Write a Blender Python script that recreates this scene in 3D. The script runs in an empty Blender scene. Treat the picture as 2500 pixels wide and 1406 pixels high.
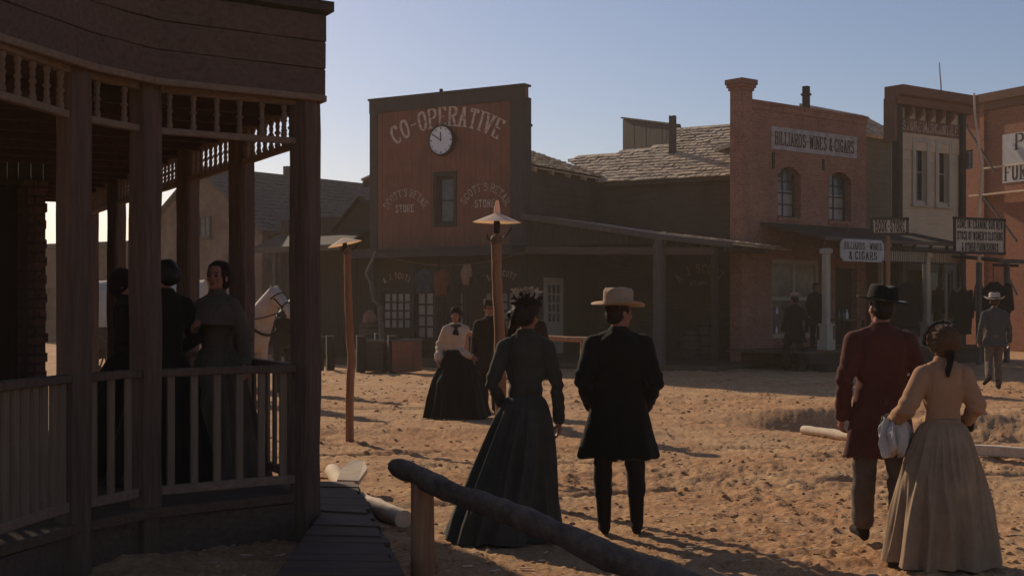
import bpy, math, random
import numpy as np
from mathutils import Vector, Matrix, Euler
random.seed(7)
S = bpy.context.scene
COL = S.collection
R = math.radians
PI = math.pi
# ------------------------------------------------------------------ camera, sky, sun, exposure
F, HOR, H = 3200.0, 745.0, 1.65          # focal length and horizon row in photo pixels, eye height in metres
cd = bpy.data.cameras.new('camera'); cam = bpy.data.objects.new('camera', cd); COL.objects.link(cam)
cam.location = (0, 0, H); cam.rotation_euler = (R(90), 0, 0)
cd.sensor_width = 36; cd.lens = 36*F/2500; cd.shift_y = (HOR-703)/2500
cd.clip_start = .1; cd.clip_end = 3000
S.camera = cam
SUN_EL = 26.0
SUN_AZ = Vector((-.55, .835)).normalized()
ts = Vector((SUN_AZ.x*math.cos(R(SUN_EL)), SUN_AZ.y*math.cos(R(SUN_EL)), math.sin(R(SUN_EL))))
w = bpy.data.worlds.new('World'); S.world = w; w.use_nodes = True
nt = w.node_tree; bgn = nt.nodes['Background']
sky = nt.nodes.new('ShaderNodeTexSky'); sky.sky_type = 'NISHITA'; sky.sun_disc = False
sky.sun_elevation = R(SUN_EL); sky.sun_rotation = math.atan2(SUN_AZ.x, SUN_AZ.y)
sky.altitude = 300; sky.air_density = 1.0; sky.dust_density = 0.9; sky.ozone_density = 2.2
tint = nt.nodes.new('ShaderNodeMix'); tint.data_type = 'RGBA'; tint.blend_type = 'MULTIPLY'; tint.inputs[0].default_value = 1; tint.inputs[7].default_value = (1.08, .995, 1.05, 1)
nt.links.new(sky.outputs[0], tint.inputs[6]); nt.links.new(tint.outputs[2], bgn.inputs[0]); bgn.inputs[1].default_value = 0.087
sl = bpy.data.lights.new('sun', 'SUN'); sl.energy = 5.0; sl.angle = R(.5); sl.color = (1, .84, .63)
so = bpy.data.objects.new('sun', sl); COL.objects.link(so); so.rotation_euler = ts.to_track_quat('Z', 'Y').to_euler()
so.location = (-20, 30, 30)
S.view_settings.view_transform = 'Standard'; S.view_settings.look = 'None'
S.view_settings.exposure = -0.25; S.view_settings.gamma = 1
S.cycles.max_bounces = 6; S.cycles.volume_bounces = 0; S.cycles.diffuse_bounces = 3

# ------------------------------------------------------------------ pixel <-> world helpers (layout survey)
def X(px, d): return (px-1250)/F*d
def Z(py, d): return H+(HOR-py)/F*d
def GD(py): return H*F/(py-HOR)
def ray(px, py): return Vector(((px-1250)/F, 1, (HOR-py)/F))
CAM = Vector((0, 0, H))

# ------------------------------------------------------------------ numpy value noise
def _h(ix, iy, iz):
    n = (ix*374761393 + iy*668265263 + iz*1274126177) & 0xffffffff
    n = ((n ^ (n >> 13))*1274126177) & 0xffffffff
    return ((n ^ (n >> 16)) & 0xffff)/65535.0
def vn(p):
    p = np.asarray(p, float); i = np.floor(p).astype(np.int64); f = p-i; f = f*f*(3-2*f); r = 0
    for dx in (0, 1):
        for dy in (0, 1):
            for dz in (0, 1):
                wgt = (f[:, 0] if dx else 1-f[:, 0])*(f[:, 1] if dy else 1-f[:, 1])*(f[:, 2] if dz else 1-f[:, 2])
                r = r+wgt*_h(i[:, 0]+dx, i[:, 1]+dy, i[:, 2]+dz)
    return r*2-1
def fbm(p, o=3):
    p = np.asarray(p, float); r = 0; a = 1; t = 0
    for k in range(o):
        r = r+a*vn(p*(2**k)+17.3*k); t += a; a *= .5
    return r/t

# ------------------------------------------------------------------ materials
MAT = {}
def nodes(name):
    m = bpy.data.materials.new(name); m.use_nodes = True
    return m, m.node_tree, m.node_tree.nodes['Principled BSDF']
def N(t, k, **kw):
    n = t.nodes.new(k)
    for a, b in kw.items():
        if a in n.inputs: n.inputs[a].default_value = b
        else: setattr(n, a, b)
    return n
def mixc(t, fac, a, b, mode='MIX'):
    n = t.nodes.new('ShaderNodeMix'); n.data_type = 'RGBA'; n.blend_type = mode
    for sock, v in ((n.inputs[0], fac), (n.inputs[6], a), (n.inputs[7], b)):
        if hasattr(v, 'is_linked'): t.links.new(v, sock)
        else: sock.default_value = v if isinstance(v, float) else (*v, 1)[:4]
    return n.outputs[2]
def ramp(t, src, a=.35, b=.65):
    n = t.nodes.new('ShaderNodeMapRange'); n.inputs[1].default_value = a; n.inputs[2].default_value = b
    t.links.new(src, n.inputs[0]); return n.outputs[0]
def noise(t, vec, scale, detail=4, rough=.6):
    n = t.nodes.new('ShaderNodeTexNoise'); n.inputs['Scale'].default_value = scale
    n.inputs['Detail'].default_value = detail; n.inputs['Roughness'].default_value = rough
    t.links.new(vec, n.inputs['Vector']); return n.outputs[0]
def vecs(t, stretch=(1, 1, 1)):
    tc = t.nodes.new('ShaderNodeTexCoord'); mp = t.nodes.new('ShaderNodeMapping')
    oi = t.nodes.new('ShaderNodeObjectInfo')
    mp.inputs['Scale'].default_value = stretch
    t.links.new(tc.outputs['Object'], mp.inputs[0])
    ad = t.nodes.new('ShaderNodeVectorMath'); ad.operation = 'ADD'
    t.links.new(mp.outputs[0], ad.inputs[0])
    cb = t.nodes.new('ShaderNodeMath'); cb.operation = 'MULTIPLY'; cb.inputs[1].default_value = 37.0
    t.links.new(oi.outputs['Random'], cb.inputs[0]); t.links.new(cb.outputs[0], ad.inputs[1])
    return tc.outputs['Object'], ad.outputs[0]
def bump(t, p, h, strength=.3, dist=.01):
    b = t.nodes.new('ShaderNodeBump'); b.inputs['Strength'].default_value = strength; b.inputs['Distance'].default_value = dist
    t.links.new(h, b.inputs['Height']); t.links.new(b.outputs[0], p.inputs['Normal'])
def surf(name, col, col2=None, stretch=(1, 1, 1), scale=6, rough=.85, bmp=.35, dist=.01, stain=None, stain_amt=.5, stain_scale=1.2, spec=.25, metal=0.0, fine=None):
    if name in MAT: return MAT[name]
    m, t, p = nodes(name)
    col2 = col2 or tuple(c*.55 for c in col)
    oc, v = vecs(t, stretch)
    n1 = noise(t, v, scale, 6, .65)
    c = mixc(t, ramp(t, n1, .3, .7), col2, col)
    n2 = noise(t, oc, stain_scale, 5, .6)
    st = stain or tuple(x*.6 for x in col)
    f = t.nodes.new('ShaderNodeMath'); f.operation = 'MULTIPLY'; f.inputs[1].default_value = stain_amt
    t.links.new(ramp(t, n2, .45, .7), f.inputs[0])
    c = mixc(t, f.outputs[0], c, st)
    t.links.new(c, p.inputs['Base Color'])
    p.inputs['Roughness'].default_value = rough; p.inputs['Specular IOR Level'].default_value = spec; p.inputs['Metallic'].default_value = metal
    hh = n1
    if fine:
        n3 = noise(t, v, fine, 3, .7)
        mm = t.nodes.new('ShaderNodeMath'); mm.operation = 'ADD'; t.links.new(n1, mm.inputs[0]); t.links.new(n3, mm.inputs[1]); hh = mm.outputs[0]
    if bmp: bump(t, p, hh, bmp, dist)
    MAT[name] = m; return m
def wood(name, col, axis='z', col2=None, sc=1.0, **kw):
    s = {'z': (14, 14, 1.1), 'x': (1.1, 14, 14), 'y': (14, 1.1, 14)}[axis]
    return surf(name, col, col2, stretch=tuple(a*sc for a in s), scale=2.2, bmp=kw.pop('bmp', .5), dist=.006, **kw)
def brick(name, c1, c2, mortar, bw=.22, rh=.075, ms=.008, stain=(.12, .07, .05)):
    m, t, p = nodes(name)
    tc = t.nodes.new('ShaderNodeTexCoord'); sx = t.nodes.new('ShaderNodeSeparateXYZ'); t.links.new(tc.outputs['Object'], sx.inputs[0])
    ad = t.nodes.new('ShaderNodeMath'); t.links.new(sx.outputs[0], ad.inputs[0]); t.links.new(sx.outputs[1], ad.inputs[1])
    cb = t.nodes.new('ShaderNodeCombineXYZ'); t.links.new(ad.outputs[0], cb.inputs[0]); t.links.new(sx.outputs[2], cb.inputs[1])
    b = t.nodes.new('ShaderNodeTexBrick'); t.links.new(cb.outputs[0], b.inputs['Vector'])
    b.inputs['Color1'].default_value = (*c1, 1); b.inputs['Color2'].default_value = (*c2, 1); b.inputs['Mortar'].default_value = (*mortar, 1)
    b.inputs['Scale'].default_value = 1; b.inputs['Brick Width'].default_value = bw; b.inputs['Row Height'].default_value = rh
    b.inputs['Mortar Size'].default_value = ms; b.inputs['Mortar Smooth'].default_value = .3; b.inputs['Bias'].default_value = -.1
    n = noise(t, tc.outputs['Object'], 1.1, 6, .65)
    f = t.nodes.new('ShaderNodeMath'); f.operation = 'MULTIPLY'; f.inputs[1].default_value = .6; t.links.new(ramp(t, n, .42, .68), f.inputs[0])
    c = mixc(t, f.outputs[0], b.outputs['Color'], stain)
    n3 = noise(t, tc.outputs['Object'], 14, 4, .7)
    c = mixc(t, .35, c, mixc(t, ramp(t, n3), (.02, .012, .01), c1))
    t.links.new(c, p.inputs['Base Color']); p.inputs['Roughness'].default_value = .9; p.inputs['Specular IOR Level'].default_value = .15
    inv = t.nodes.new('ShaderNodeMath'); inv.operation = 'SUBTRACT'; inv.inputs[0].default_value = 1; t.links.new(b.outputs['Fac'], inv.inputs[1])
    ad2 = t.nodes.new('ShaderNodeMath'); t.links.new(inv.outputs[0], ad2.inputs[0]); t.links.new(n3, ad2.inputs[1])
    bump(t, p, ad2.outputs[0], .6, .01)
    MAT[name] = m; return m
def paint(name, col, under, wear=.5, scale=9):
    m, t, p = nodes(name)
    tc = t.nodes.new('ShaderNodeTexCoord')
    n = noise(t, tc.outputs['Object'], scale, 7, .72)
    c = mixc(t, ramp(t, n, wear-.06, wear+.06), under, col)
    t.links.new(c, p.inputs['Base Color']); p.inputs['Roughness'].default_value = .85; p.inputs['Specular IOR Level'].default_value = .1
    MAT[name] = m; return m
def glass(name, col, rough=.12, col2=None):
    m, t, p = nodes(name)
    tc = t.nodes.new('ShaderNodeTexCoord')
    n = noise(t, tc.outputs['Object'], 3, 4, .6)
    c = mixc(t, ramp(t, n), col, col2 or tuple(x*.5 for x in col))
    t.links.new(c, p.inputs['Base Color']); p.inputs['Roughness'].default_value = rough
    bump(t, p, n, .08, .02)
    MAT[name] = m; return m

W_post = wood('rough_post_wood', (.165, .098, .066), col2=(.07, .042, .03), stain=(.08, .05, .037))
W_postx = wood('rough_beam_wood', (.135, .083, .058), 'x', col2=(.07, .043, .031))
W_trim = wood('porch_trim_wood', (.27, .175, .115), 'x', col2=(.16, .105, .07), bmp=.25)
W_trimz = wood('spindle_wood', (.25, .165, .105), 'z', col2=(.15, .098, .065), bmp=.25)
W_dark = wood('dark_plank', (.055, .035, .026), 'z', col2=(.024, .016, .012))
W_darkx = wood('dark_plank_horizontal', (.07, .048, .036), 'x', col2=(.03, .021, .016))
W_ceil = wood('porch_ceiling_wood', (.085, .034, .021), 'x', col2=(.04, .017, .012))
W_deck = wood('deck_wood', (.15, .088, .056), 'x', col2=(.075, .045, .03))
W_grey = wood('weathered_grey_wood', (.135, .115, .10), 'x', col2=(.065, .055, .048))
W_greyz = wood('weathered_grey_upright', (.135, .112, .095), 'z', col2=(.06, .05, .044))
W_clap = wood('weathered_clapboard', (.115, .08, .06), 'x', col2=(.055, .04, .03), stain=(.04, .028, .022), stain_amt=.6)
W_pole = wood('peeled_pole_wood', (.40, .20, .10), 'z', col2=(.20, .085, .045), sc=.8)
W_log = surf('weathered_log', (.135, .088, .062), (.04, .026, .019), stretch=(14, 2.2, 14), scale=1.8, bmp=1.0, dist=.02, stain=(.20, .14, .10), stain_amt=.6, stain_scale=5)
W_pale = surf('pale_fresh_wood', (.74, .58, .42), (.55, .40, .27), stretch=(3, 10, 3), scale=3, bmp=.3)
W_white = wood('white_painted_wood', (.52, .45, .35), 'z', col2=(.34, .29, .22), bmp=.2)
W_tan = wood('tan_painted_clapboard', (.62, .47, .31), 'x', col2=(.46, .345, .23), bmp=.2)
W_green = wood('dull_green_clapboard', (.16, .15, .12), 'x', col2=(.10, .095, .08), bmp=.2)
W_trimdark = wood('dark_trim_paint', (.06, .05, .045), 'z', col2=(.03, .025, .022))
W_brown = wood('brown_cornice_paint', (.22, .115, .075), 'x', col2=(.12, .062, .042))
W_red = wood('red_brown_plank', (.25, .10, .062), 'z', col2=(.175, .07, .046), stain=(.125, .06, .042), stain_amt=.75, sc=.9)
W_greytrim = wood('slate_grey_trim', (.075, .062, .062), 'z', col2=(.045, .037, .037))
W_shingle = surf('cedar_shingle', (.72, .56, .39), (.34, .255, .175), stretch=(9, 9, 9), scale=1.2, bmp=.5, stain=(.10, .075, .055), stain_amt=.7, stain_scale=2.5)
W_shingdk = surf('grey_shingle', (.15, .13, .115), (.07, .06, .052), stretch=(9, 9, 9), scale=1.2, bmp=.5)
STUC = surf('tan_stucco', (.185, .13, .095), (.125, .09, .068), scale=2.5, bmp=.5, fine=30, stain=(.30, .23, .19), stain_amt=.6, stain_scale=1.0)
STUCB = surf('brown_stucco', (.15, .105, .08), (.10, .07, .055), scale=2.5, bmp=.5, fine=30)
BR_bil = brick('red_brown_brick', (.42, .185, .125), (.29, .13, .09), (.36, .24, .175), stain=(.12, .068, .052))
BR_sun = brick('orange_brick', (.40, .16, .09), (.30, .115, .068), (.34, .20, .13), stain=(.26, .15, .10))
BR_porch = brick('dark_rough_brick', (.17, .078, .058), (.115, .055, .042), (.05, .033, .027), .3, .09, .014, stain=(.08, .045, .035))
P_letter = paint('worn_cream_paint', (.54, .45, .36), (.23, .09, .055), .43)
P_faint = paint('faded_cream_paint', (.42, .33, .26), (.19, .09, .06), .44)
P_wash = surf('whitewashed_brick_paint', (.46, .43, .39), (.30, .26, .23), scale=8, bmp=.4, stain=(.24, .18, .15), stain_amt=.5, stain_scale=4)
P_black = paint('worn_black_paint', (.05, .038, .034), (.25, .21, .18), .36)
P_signtan = surf('tan_sign_paint', (.64, .50, .36), (.52, .40, .29), scale=5, bmp=.2, stain=(.18, .13, .10))
P_signwhite = surf('white_sign_paint', (.55, .53, .50), (.42, .40, .37), scale=5, bmp=.2)
CLOCK = surf('enamel_clock_face', (.80, .82, .85), (.68, .70, .73), scale=3, bmp=0, rough=.5)
GL_dark = glass('dark_window_glass', (.022, .02, .02))
GL_curt = glass('curtained_glass', (.30, .27, .23), .3, (.19, .17, .15))
GL_grey = glass('greyish_window_glass', (.10, .11, .125), .15, (.05, .055, .06))
GL_shop = glass('pale_shop_glass', (.20, .17, .135), .2, (.09, .075, .06))  # pale colour stands in for the lit interior behind the saloon panes
METAL = surf('dull_tin', (.42, .36, .28), (.30, .25, .19), scale=6, bmp=.15, rough=.5, spec=.4, metal=.35)
SHADE = bpy.data.materials.new('opal_lamp_shade'); SHADE.use_nodes = True; _t = SHADE.node_tree; _o = _t.nodes['Material Output']; _t.nodes.remove(_t.nodes['Principled BSDF'])
_d = N(_t, 'ShaderNodeBsdfDiffuse', Color=(.88, .78, .64, 1)); _l = N(_t, 'ShaderNodeBsdfTranslucent', Color=(.80, .46, .22, 1)); _m = N(_t, 'ShaderNodeMixShader', Fac=.4)
_t.links.new(_d.outputs[0], _m.inputs[1]); _t.links.new(_l.outputs[0], _m.inputs[2]); _t.links.new(_m.outputs[0], _o.inputs[0])
IRON = surf('dark_iron', (.045, .035, .03), scale=8, rough=.6, metal=.4)
ROPE = surf('hemp_rope', (.20, .13, .08), scale=40)
SKIN = surf('skin', (.36, .155, .10), (.28, .11, .07), scale=5, bmp=.1, rough=.6, stain=(.34, .12, .08), stain_amt=.4, stain_scale=7)
EYE = surf('dark_eye', (.03, .02, .015), scale=5, bmp=0, rough=.3)
LIP = surf('lip_skin', (.27, .085, .06), scale=5, bmp=0, rough=.6)
def cloth(name, col, var=.6, weave=180, rough=.95):
    m = surf(name, col, tuple(c*var for c in col), scale=7, bmp=.22, dist=.004, rough=rough, spec=.12, fine=weave, stain_scale=3, stain_amt=.35)
    m.node_tree.nodes['Principled BSDF'].inputs['Sheen Weight'].default_value = .08
    m.node_tree.nodes['Principled BSDF'].inputs['Sheen Roughness'].default_value = .4
    return m
C_teal = cloth('dark_green_wool', (.075, .064, .047)); C_black = cloth('black_wool', (.012, .011, .010))
C_blkskirt = cloth('black_skirt_cotton', (.011, .009, .009)); C_maroon = cloth('maroon_wool', (.115, .036, .027), .7)
C_tan = cloth('tan_cotton', (.43, .235, .13), .85); C_tanskirt = cloth('tan_striped_cotton', (.37, .245, .15), .7)
C_cream = cloth('cream_cotton', (.58, .42, .30), .85); C_brown = cloth('dark_brown_wool', (.035, .017, .012))
C_greyd = cloth('grey_dress_cotton', (.115, .084, .06), .7); C_greys = cloth('grey_suit_wool', (.075, .075, .075), .7)
C_trou = cloth('dark_trouser_wool', (.028, .02, .018)); C_trouL = cloth('grey_trouser_wool', (.15, .11, .09))
C_white = cloth('white_linen', (.62, .56, .50), .85); C_bonnet = cloth('rust_bonnet_cotton', (.155, .08, .043), .5)
C_dkbon = cloth('dark_bonnet_cotton', (.022, .014, .012)); C_felt = cloth('tan_hat_felt', (.42, .275, .175), .8)
C_feltL = cloth('pale_hat_felt', (.52, .42, .33), .85); C_feltB = cloth('black_hat_felt', (.014, .013, .013))
C_band = cloth('hat_band', (.05, .03, .02)); LEATHER = surf('dark_leather', (.03, .018, .012), scale=9, rough=.85, spec=.1)
C_navy = cloth('blue_denim', (.05, .055, .075)); C_rust = cloth('rust_cloth', (.17, .055, .03)); C_sack = cloth('pink_sacking', (.30, .17, .12))
HAIR = surf('brown_hair', (.05, .026, .018), (.02, .011, .008), stretch=(4, 4, 1), scale=14, bmp=.5, rough=.75, spec=.12)
HAIRB = surf('black_hair', (.014, .010, .009), scale=14, bmp=.5, rough=.5)
FEATH = cloth('cream_feather', (.60, .45, .32), .45)
HORSE = surf('pale_horse_hide', (.50, .40, .32), (.36, .28, .22), scale=4, bmp=.1, rough=.7)
HORSED = surf('dark_horse_hide', (.035, .022, .018), scale=4, bmp=.1, rough=.6)
MANE = surf('pale_mane', (.62, .55, .46), (.4, .33, .26), stretch=(2, 2, 2), scale=20, bmp=.5)
CANVAS = cloth('wagon_canvas', (.56, .47, .37), .8)
STONE = surf('ground_stone', (.34, .22, .14), (.22, .13, .08), scale=9, bmp=.5)

# ------------------------------------------------------------------ mesh builder
class MB:
    def __init__(s): s.v = []; s.f = []; s.mi = []
    def add(s, vs, fs, m=0):
        b = len(s.v); s.v += [tuple(x) for x in vs]; s.f += [tuple(i+b for i in f) for f in fs]; s.mi += [m]*len(fs); return s
    def box(s, a, b, M=None, m=0):
        x0, y0, z0 = a; x1, y1, z1 = b
        vs = [Vector(q) for q in ((x0, y0, z0), (x1, y0, z0), (x1, y1, z0), (x0, y1, z0), (x0, y0, z1), (x1, y0, z1), (x1, y1, z1), (x0, y1, z1))]
        if M is not None: vs = [M @ q for q in vs]
        return s.add(vs, [(0, 3, 2, 1), (4, 5, 6, 7), (0, 1, 5, 4), (1, 2, 6, 5), (2, 3, 7, 6), (3, 0, 4, 7)], m)
    def beam(s, p, q, w, h, up=(0, 0, 1), m=0, ext=0.0, jit=0.0, seg=1):
        p = Vector(p); q = Vector(q); d = (q-p).normalized(); p = p-d*ext; q = q+d*ext
        up = Vector(up); sd = d.cross(up)
        if sd.length < 1e-4: sd = d.cross(Vector((1, 0, 0)))
        sd.normalize(); up = sd.cross(d).normalized(); c = .12*min(w, h)
        prof = [(-w/2+c, -h/2), (w/2-c, -h/2), (w/2, -h/2+c), (w/2, h/2-c), (w/2-c, h/2), (-w/2+c, h/2), (-w/2, h/2-c), (-w/2, -h/2+c)]
        rings = []
        for k in range(seg+1):
            c0 = p.lerp(q, k/seg); ja, jb = random.uniform(-jit, jit), random.uniform(-jit, jit)
            rings.append([c0+sd*(a+ja+random.uniform(-jit, jit)*.5)+up*(b+jb+random.uniform(-jit, jit)*.5) for a, b in prof])
        return s.loft(rings, m=m)
    def loft(s, rings, cap=True, closed=True, m=0):
        n = len(rings[0]); b = len(s.v); s.v += [tuple(p) for r in rings for p in r]; fs = []
        for k in range(len(rings)-1):
            for i in range(n if closed else n-1):
                j = (i+1) % n
                fs.append((b+k*n+i, b+k*n+j, b+(k+1)*n+j, b+(k+1)*n+i))
        if cap: fs.append(tuple(b+i for i in reversed(range(n)))); fs.append(tuple(b+(len(rings)-1)*n+i for i in range(n)))
        s.f += fs; s.mi += [m]*len(fs); return s
    def tube(s, pts, rad, n=10, cap=True, m=0, jit=0.0):
        pts = [Vector(p) for p in pts]
        if not hasattr(rad, '__len__'): rad = [rad]*len(pts)
        rings = []; ref = None
        for k, p in enumerate(pts):
            d = (pts[min(k+1, len(pts)-1)]-pts[max(k-1, 0)]).normalized()
            if ref is None: ref = Vector((0, 0, 1)) if abs(d.z) < .9 else Vector((1, 0, 0))
            a = (ref-d*ref.dot(d)).normalized(); b_ = d.cross(a); ref = a
            rings.append([p+(a*math.cos(2*PI*i/n)+b_*math.sin(2*PI*i/n))*rad[k]*(1+random.uniform(-jit, jit)) for i in range(n)])
        return s.loft(rings, cap, m=m)
    def caps(s, p, q, r0, r1, n=10, m=0):          # round-ended tapered limb
        p = Vector(p); q = Vector(q); d = (q-p); L = max(d.length, 1e-5); d /= L
        pts = []; rs = []
        for a in (-80, -50, -25): pts.append(p+d*r0*math.sin(R(a))); rs.append(r0*math.cos(R(a)))
        for k in range(5): pts.append(p.lerp(q, k/4)); rs.append(r0+(r1-r0)*k/4)
        for a in (25, 50, 80): pts.append(q+d*r1*math.sin(R(a))); rs.append(r1*math.cos(R(a)))
        return s.tube(pts, rs, n, m=m)
    def ell(s, c, r, M=None, n=14, k=9, m=0):
        c = Vector(c); rings = []
        for j in range(1, k):
            th = PI*j/k; ring = []
            for i in range(n):
                q = Vector((math.sin(th)*math.cos(2*PI*i/n)*r[0], math.sin(th)*math.sin(2*PI*i/n)*r[1], -math.cos(th)*r[2]))
                if M is not None: q = M @ q
                ring.append(c+q)
            rings.append(ring)
        return s.loft(rings, m=m)
    def lathe(s, prof, c=(0, 0, 0), n=20, M=None, cap=True, m=0):
        c = Vector(c); rings = []
        for r, z in prof:
            ring = []
            for i in range(n):
                q = Vector((r*math.cos(2*PI*i/n), r*math.sin(2*PI*i/n), z))
                ring.append(c+(M @ q if M is not None else q))
            rings.append(ring)
        return s.loft(rings, cap, m=m)
    def prism(s, poly, ext, m=0):                    # poly: 3-D points, ext: vector
        n = len(poly); e = Vector(ext); vs = [Vector(p) for p in poly]; vs += [p+e for p in vs[:n]]
        return s.add(vs, [tuple(reversed(range(n))), tuple(range(n, 2*n))]+[(i, (i+1) % n, n+(i+1) % n, n+i) for i in range(n)], m)
    def mesh(s, name):
        me = bpy.data.meshes.new(name); me.from_pydata(s.v, [], s.f)
        if any(s.mi): me.polygons.foreach_set('material_index', s.mi)
        me.update(); return me
    def build(s, name, mat, parent=None, smooth=None, **props):
        me = s.mesh(name); return link(name, me, mat, parent, smooth, **props)
def link(name, me, mat, parent=None, smooth=None, **props):
    for mm in (mat if isinstance(mat, (list, tuple)) else [mat]): me.materials.append(mm)
    import bmesh
    bm = bmesh.new(); bm.from_mesh(me); bmesh.ops.recalc_face_normals(bm, faces=bm.faces); bm.to_mesh(me); bm.free()
    if smooth is not None:
        me.shade_smooth()
        if smooth < 180: me.set_sharp_from_angle(angle=R(smooth))
    o = bpy.data.objects.new(name, me); COL.objects.link(o)
    if parent: o.parent = parent
    for k, v in props.items(): o[k] = v
    return o
def thing(name, label, cat, loc=(0, 0, 0), rz=0.0, group=None, scale=1.0):
    o = bpy.data.objects.new(name, None); COL.objects.link(o); o.empty_display_size = .2
    o.location = loc; o.rotation_euler = (0, 0, rz); o.scale = (scale,)*3
    o['label'] = label; o['category'] = cat
    if group: o['group'] = group
    return o
def tag(o, label, cat, group=None):
    o['label'] = label; o['category'] = cat
    if group: o['group'] = group
    return o
def fuse(mb, voxel, smooth=4, fac=.5):
    """union of overlapping closed pieces into one continuous surface"""
    me = mb.mesh('tmp')
    import bmesh
    bm = bmesh.new(); bm.from_mesh(me); bmesh.ops.recalc_face_normals(bm, faces=bm.faces); bm.to_mesh(me); bm.free()
    o = bpy.data.objects.new('tmp', me); COL.objects.link(o)
    r = o.modifiers.new('r', 'REMESH'); r.mode = 'VOXEL'; r.voxel_size = voxel; r.adaptivity = 0
    if smooth:
        q = o.modifiers.new('s', 'SMOOTH'); q.iterations = smooth; q.factor = fac
    dg = bpy.context.evaluated_depsgraph_get(); dg.update()
    out = bpy.data.meshes.new_from_object(o.evaluated_get(dg)); bpy.data.objects.remove(o); bpy.data.meshes.remove(me)
    return out
def coords(me):
    a = np.empty(len(me.vertices)*3); me.vertices.foreach_get('co', a); return a.reshape(-1, 3)
def setco(me, a): me.vertices.foreach_set('co', np.ascontiguousarray(a).ravel()); me.update()
def wrinkle(me, amp, freq, o=3, fn=None):
    a = coords(me); n = np.empty(len(me.vertices)*3); me.vertex_normals.foreach_get('vector', n); n = n.reshape(-1, 3)
    d = amp*fbm(a*np.array(freq)+random.uniform(0, 50), o)
    if fn is not None: d = d+fn(a, n)
    setco(me, a+n*d[:, None])

# ------------------------------------------------------------------ lettering: broad-nib strokes
GL = {'A': (4, [[(0, 0), (2, 8), (4, 0)], [(.9, 2.8), (3.1, 2.8)]]), 'B': (4, [[(0, 0), (0, 8), (2.4, 8), (3.6, 7.2), (3.6, 5.1), (2.6, 4.3), (0, 4.3)], [(2.6, 4.3), (4, 3.3), (4, 1), (2.8, 0), (0, 0)]]),
      'C': (4, [[(4, 6.2), (3.4, 7.6), (2, 8), (.7, 7.2), (0, 5.5), (0, 2.5), (.7, .8), (2, 0), (3.4, .4), (4, 1.8)]]), 'D': (4, [[(0, 0), (0, 8), (2.2, 8), (3.6, 6.8), (4, 5), (4, 3), (3.6, 1.2), (2.2, 0), (0, 0)]]),
      'E': (3.6, [[(3.6, 1.2), (3.6, 0), (0, 0), (0, 8), (3.5, 8), (3.5, 6.9)], [(0, 4.2), (2.6, 4.2)]]), 'F': (3.6, [[(0, 0), (0, 8), (3.6, 8), (3.6, 6.8)], [(0, 4.2), (2.6, 4.2)]]),
      'G': (4, [[(4, 6.4), (3.2, 7.7), (2, 8), (.7, 7.2), (0, 5.5), (0, 2.5), (.7, .8), (2, 0), (3.4, .4), (4, 1.6), (4, 3.6), (2.4, 3.6)]]), 'H': (4, [[(0, 0), (0, 8)], [(4, 0), (4, 8)], [(0, 4.2), (4, 4.2)]]),
      'I': (.6, [[(.3, 0), (.3, 8)]]), 'J': (2.6, [[(2.6, 7.9), (2.6, 1.8), (1.9, .3), (.9, .1), (.1, 1.2), (.1, 2.4)]]), 'K': (4, [[(0, 0), (0, 8)], [(4, 8), (0, 3.4)], [(1.3, 4.8), (4, 0)]]), 'L': (3.5, [[(0, 8), (0, 0), (3.5, 0), (3.5, 1.3)]]),
      'M': (5, [[(0, 0), (0, 8), (2.5, 1.5), (5, 8), (5, 0)]]), 'N': (4, [[(0, 0), (0, 8), (4, 0), (4, 8)]]), 'O': (4.2, [[(2.1, 0), (.7, .8), (0, 2.5), (0, 5.5), (.7, 7.2), (2.1, 8), (3.5, 7.2), (4.2, 5.5), (4.2, 2.5), (3.5, .8), (2.1, 0)]]),
      'P': (4, [[(0, 0), (0, 8), (2.6, 8), (4, 7.1), (4, 5), (2.6, 4), (0, 4)]]), 'R': (4, [[(0, 0), (0, 8), (2.6, 8), (4, 7.1), (4, 5.2), (2.6, 4.2), (0, 4.2)], [(2.2, 4.2), (4.1, 0)]]),
      'S': (4, [[(3.8, 6.4), (3, 7.8), (1.2, 8), (.1, 6.8), (.3, 5.2), (2, 4.2), (3.7, 3.2), (4, 1.6), (3, .2), (1.2, 0), (0, 1.6)]]), 'T': (4, [[(2, 0), (2, 8)], [(0, 6.9), (0, 8), (4, 8), (4, 6.9)]]),
      'U': (4, [[(0, 8), (0, 1.8), (1, .2), (2, 0), (3, .2), (4, 1.8), (4, 8)]]), 'V': (4, [[(0, 8), (2, 0), (4, 8)]]), 'W': (5.6, [[(0, 8), (1.4, 0), (2.8, 7), (4.2, 0), (5.6, 8)]]), 'X': (4, [[(0, 0), (4, 8)], [(0, 8), (4, 0)]]), 'Y': (4, [[(0, 8), (2, 4)], [(4, 8), (2, 4), (2, 0)]]),
      '&': (4, [[(4, 0), (.8, 6), (1, 7.5), (2, 8), (3, 7.2), (2.6, 5.6), (.4, 3), (0, 1.6), (1, .2), (2.4, .2), (4, 3)]]), '-': (2.6, [[(.2, 4), (2.4, 4)]]), "'": (.6, [[(.4, 8), (.2, 6.3)]]), '.': (.6, [[(.1, .1), (.3, .3)]]), ':': (.6, [[(.2, .6), (.3, .8)], [(.2, 5), (.3, 5.2)]])}
def hull(pts):
    pts = sorted(set(pts))
    def half(ps):
        h = []
        for p in ps:
            while len(h) > 1 and (h[-1][0]-h[-2][0])*(p[1]-h[-2][1])-(h[-1][1]-h[-2][1])*(p[0]-h[-2][0]) <= 0: h.pop()
            h.append(p)
        return h[:-1]
    return half(pts)+half(pts[::-1])
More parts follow.
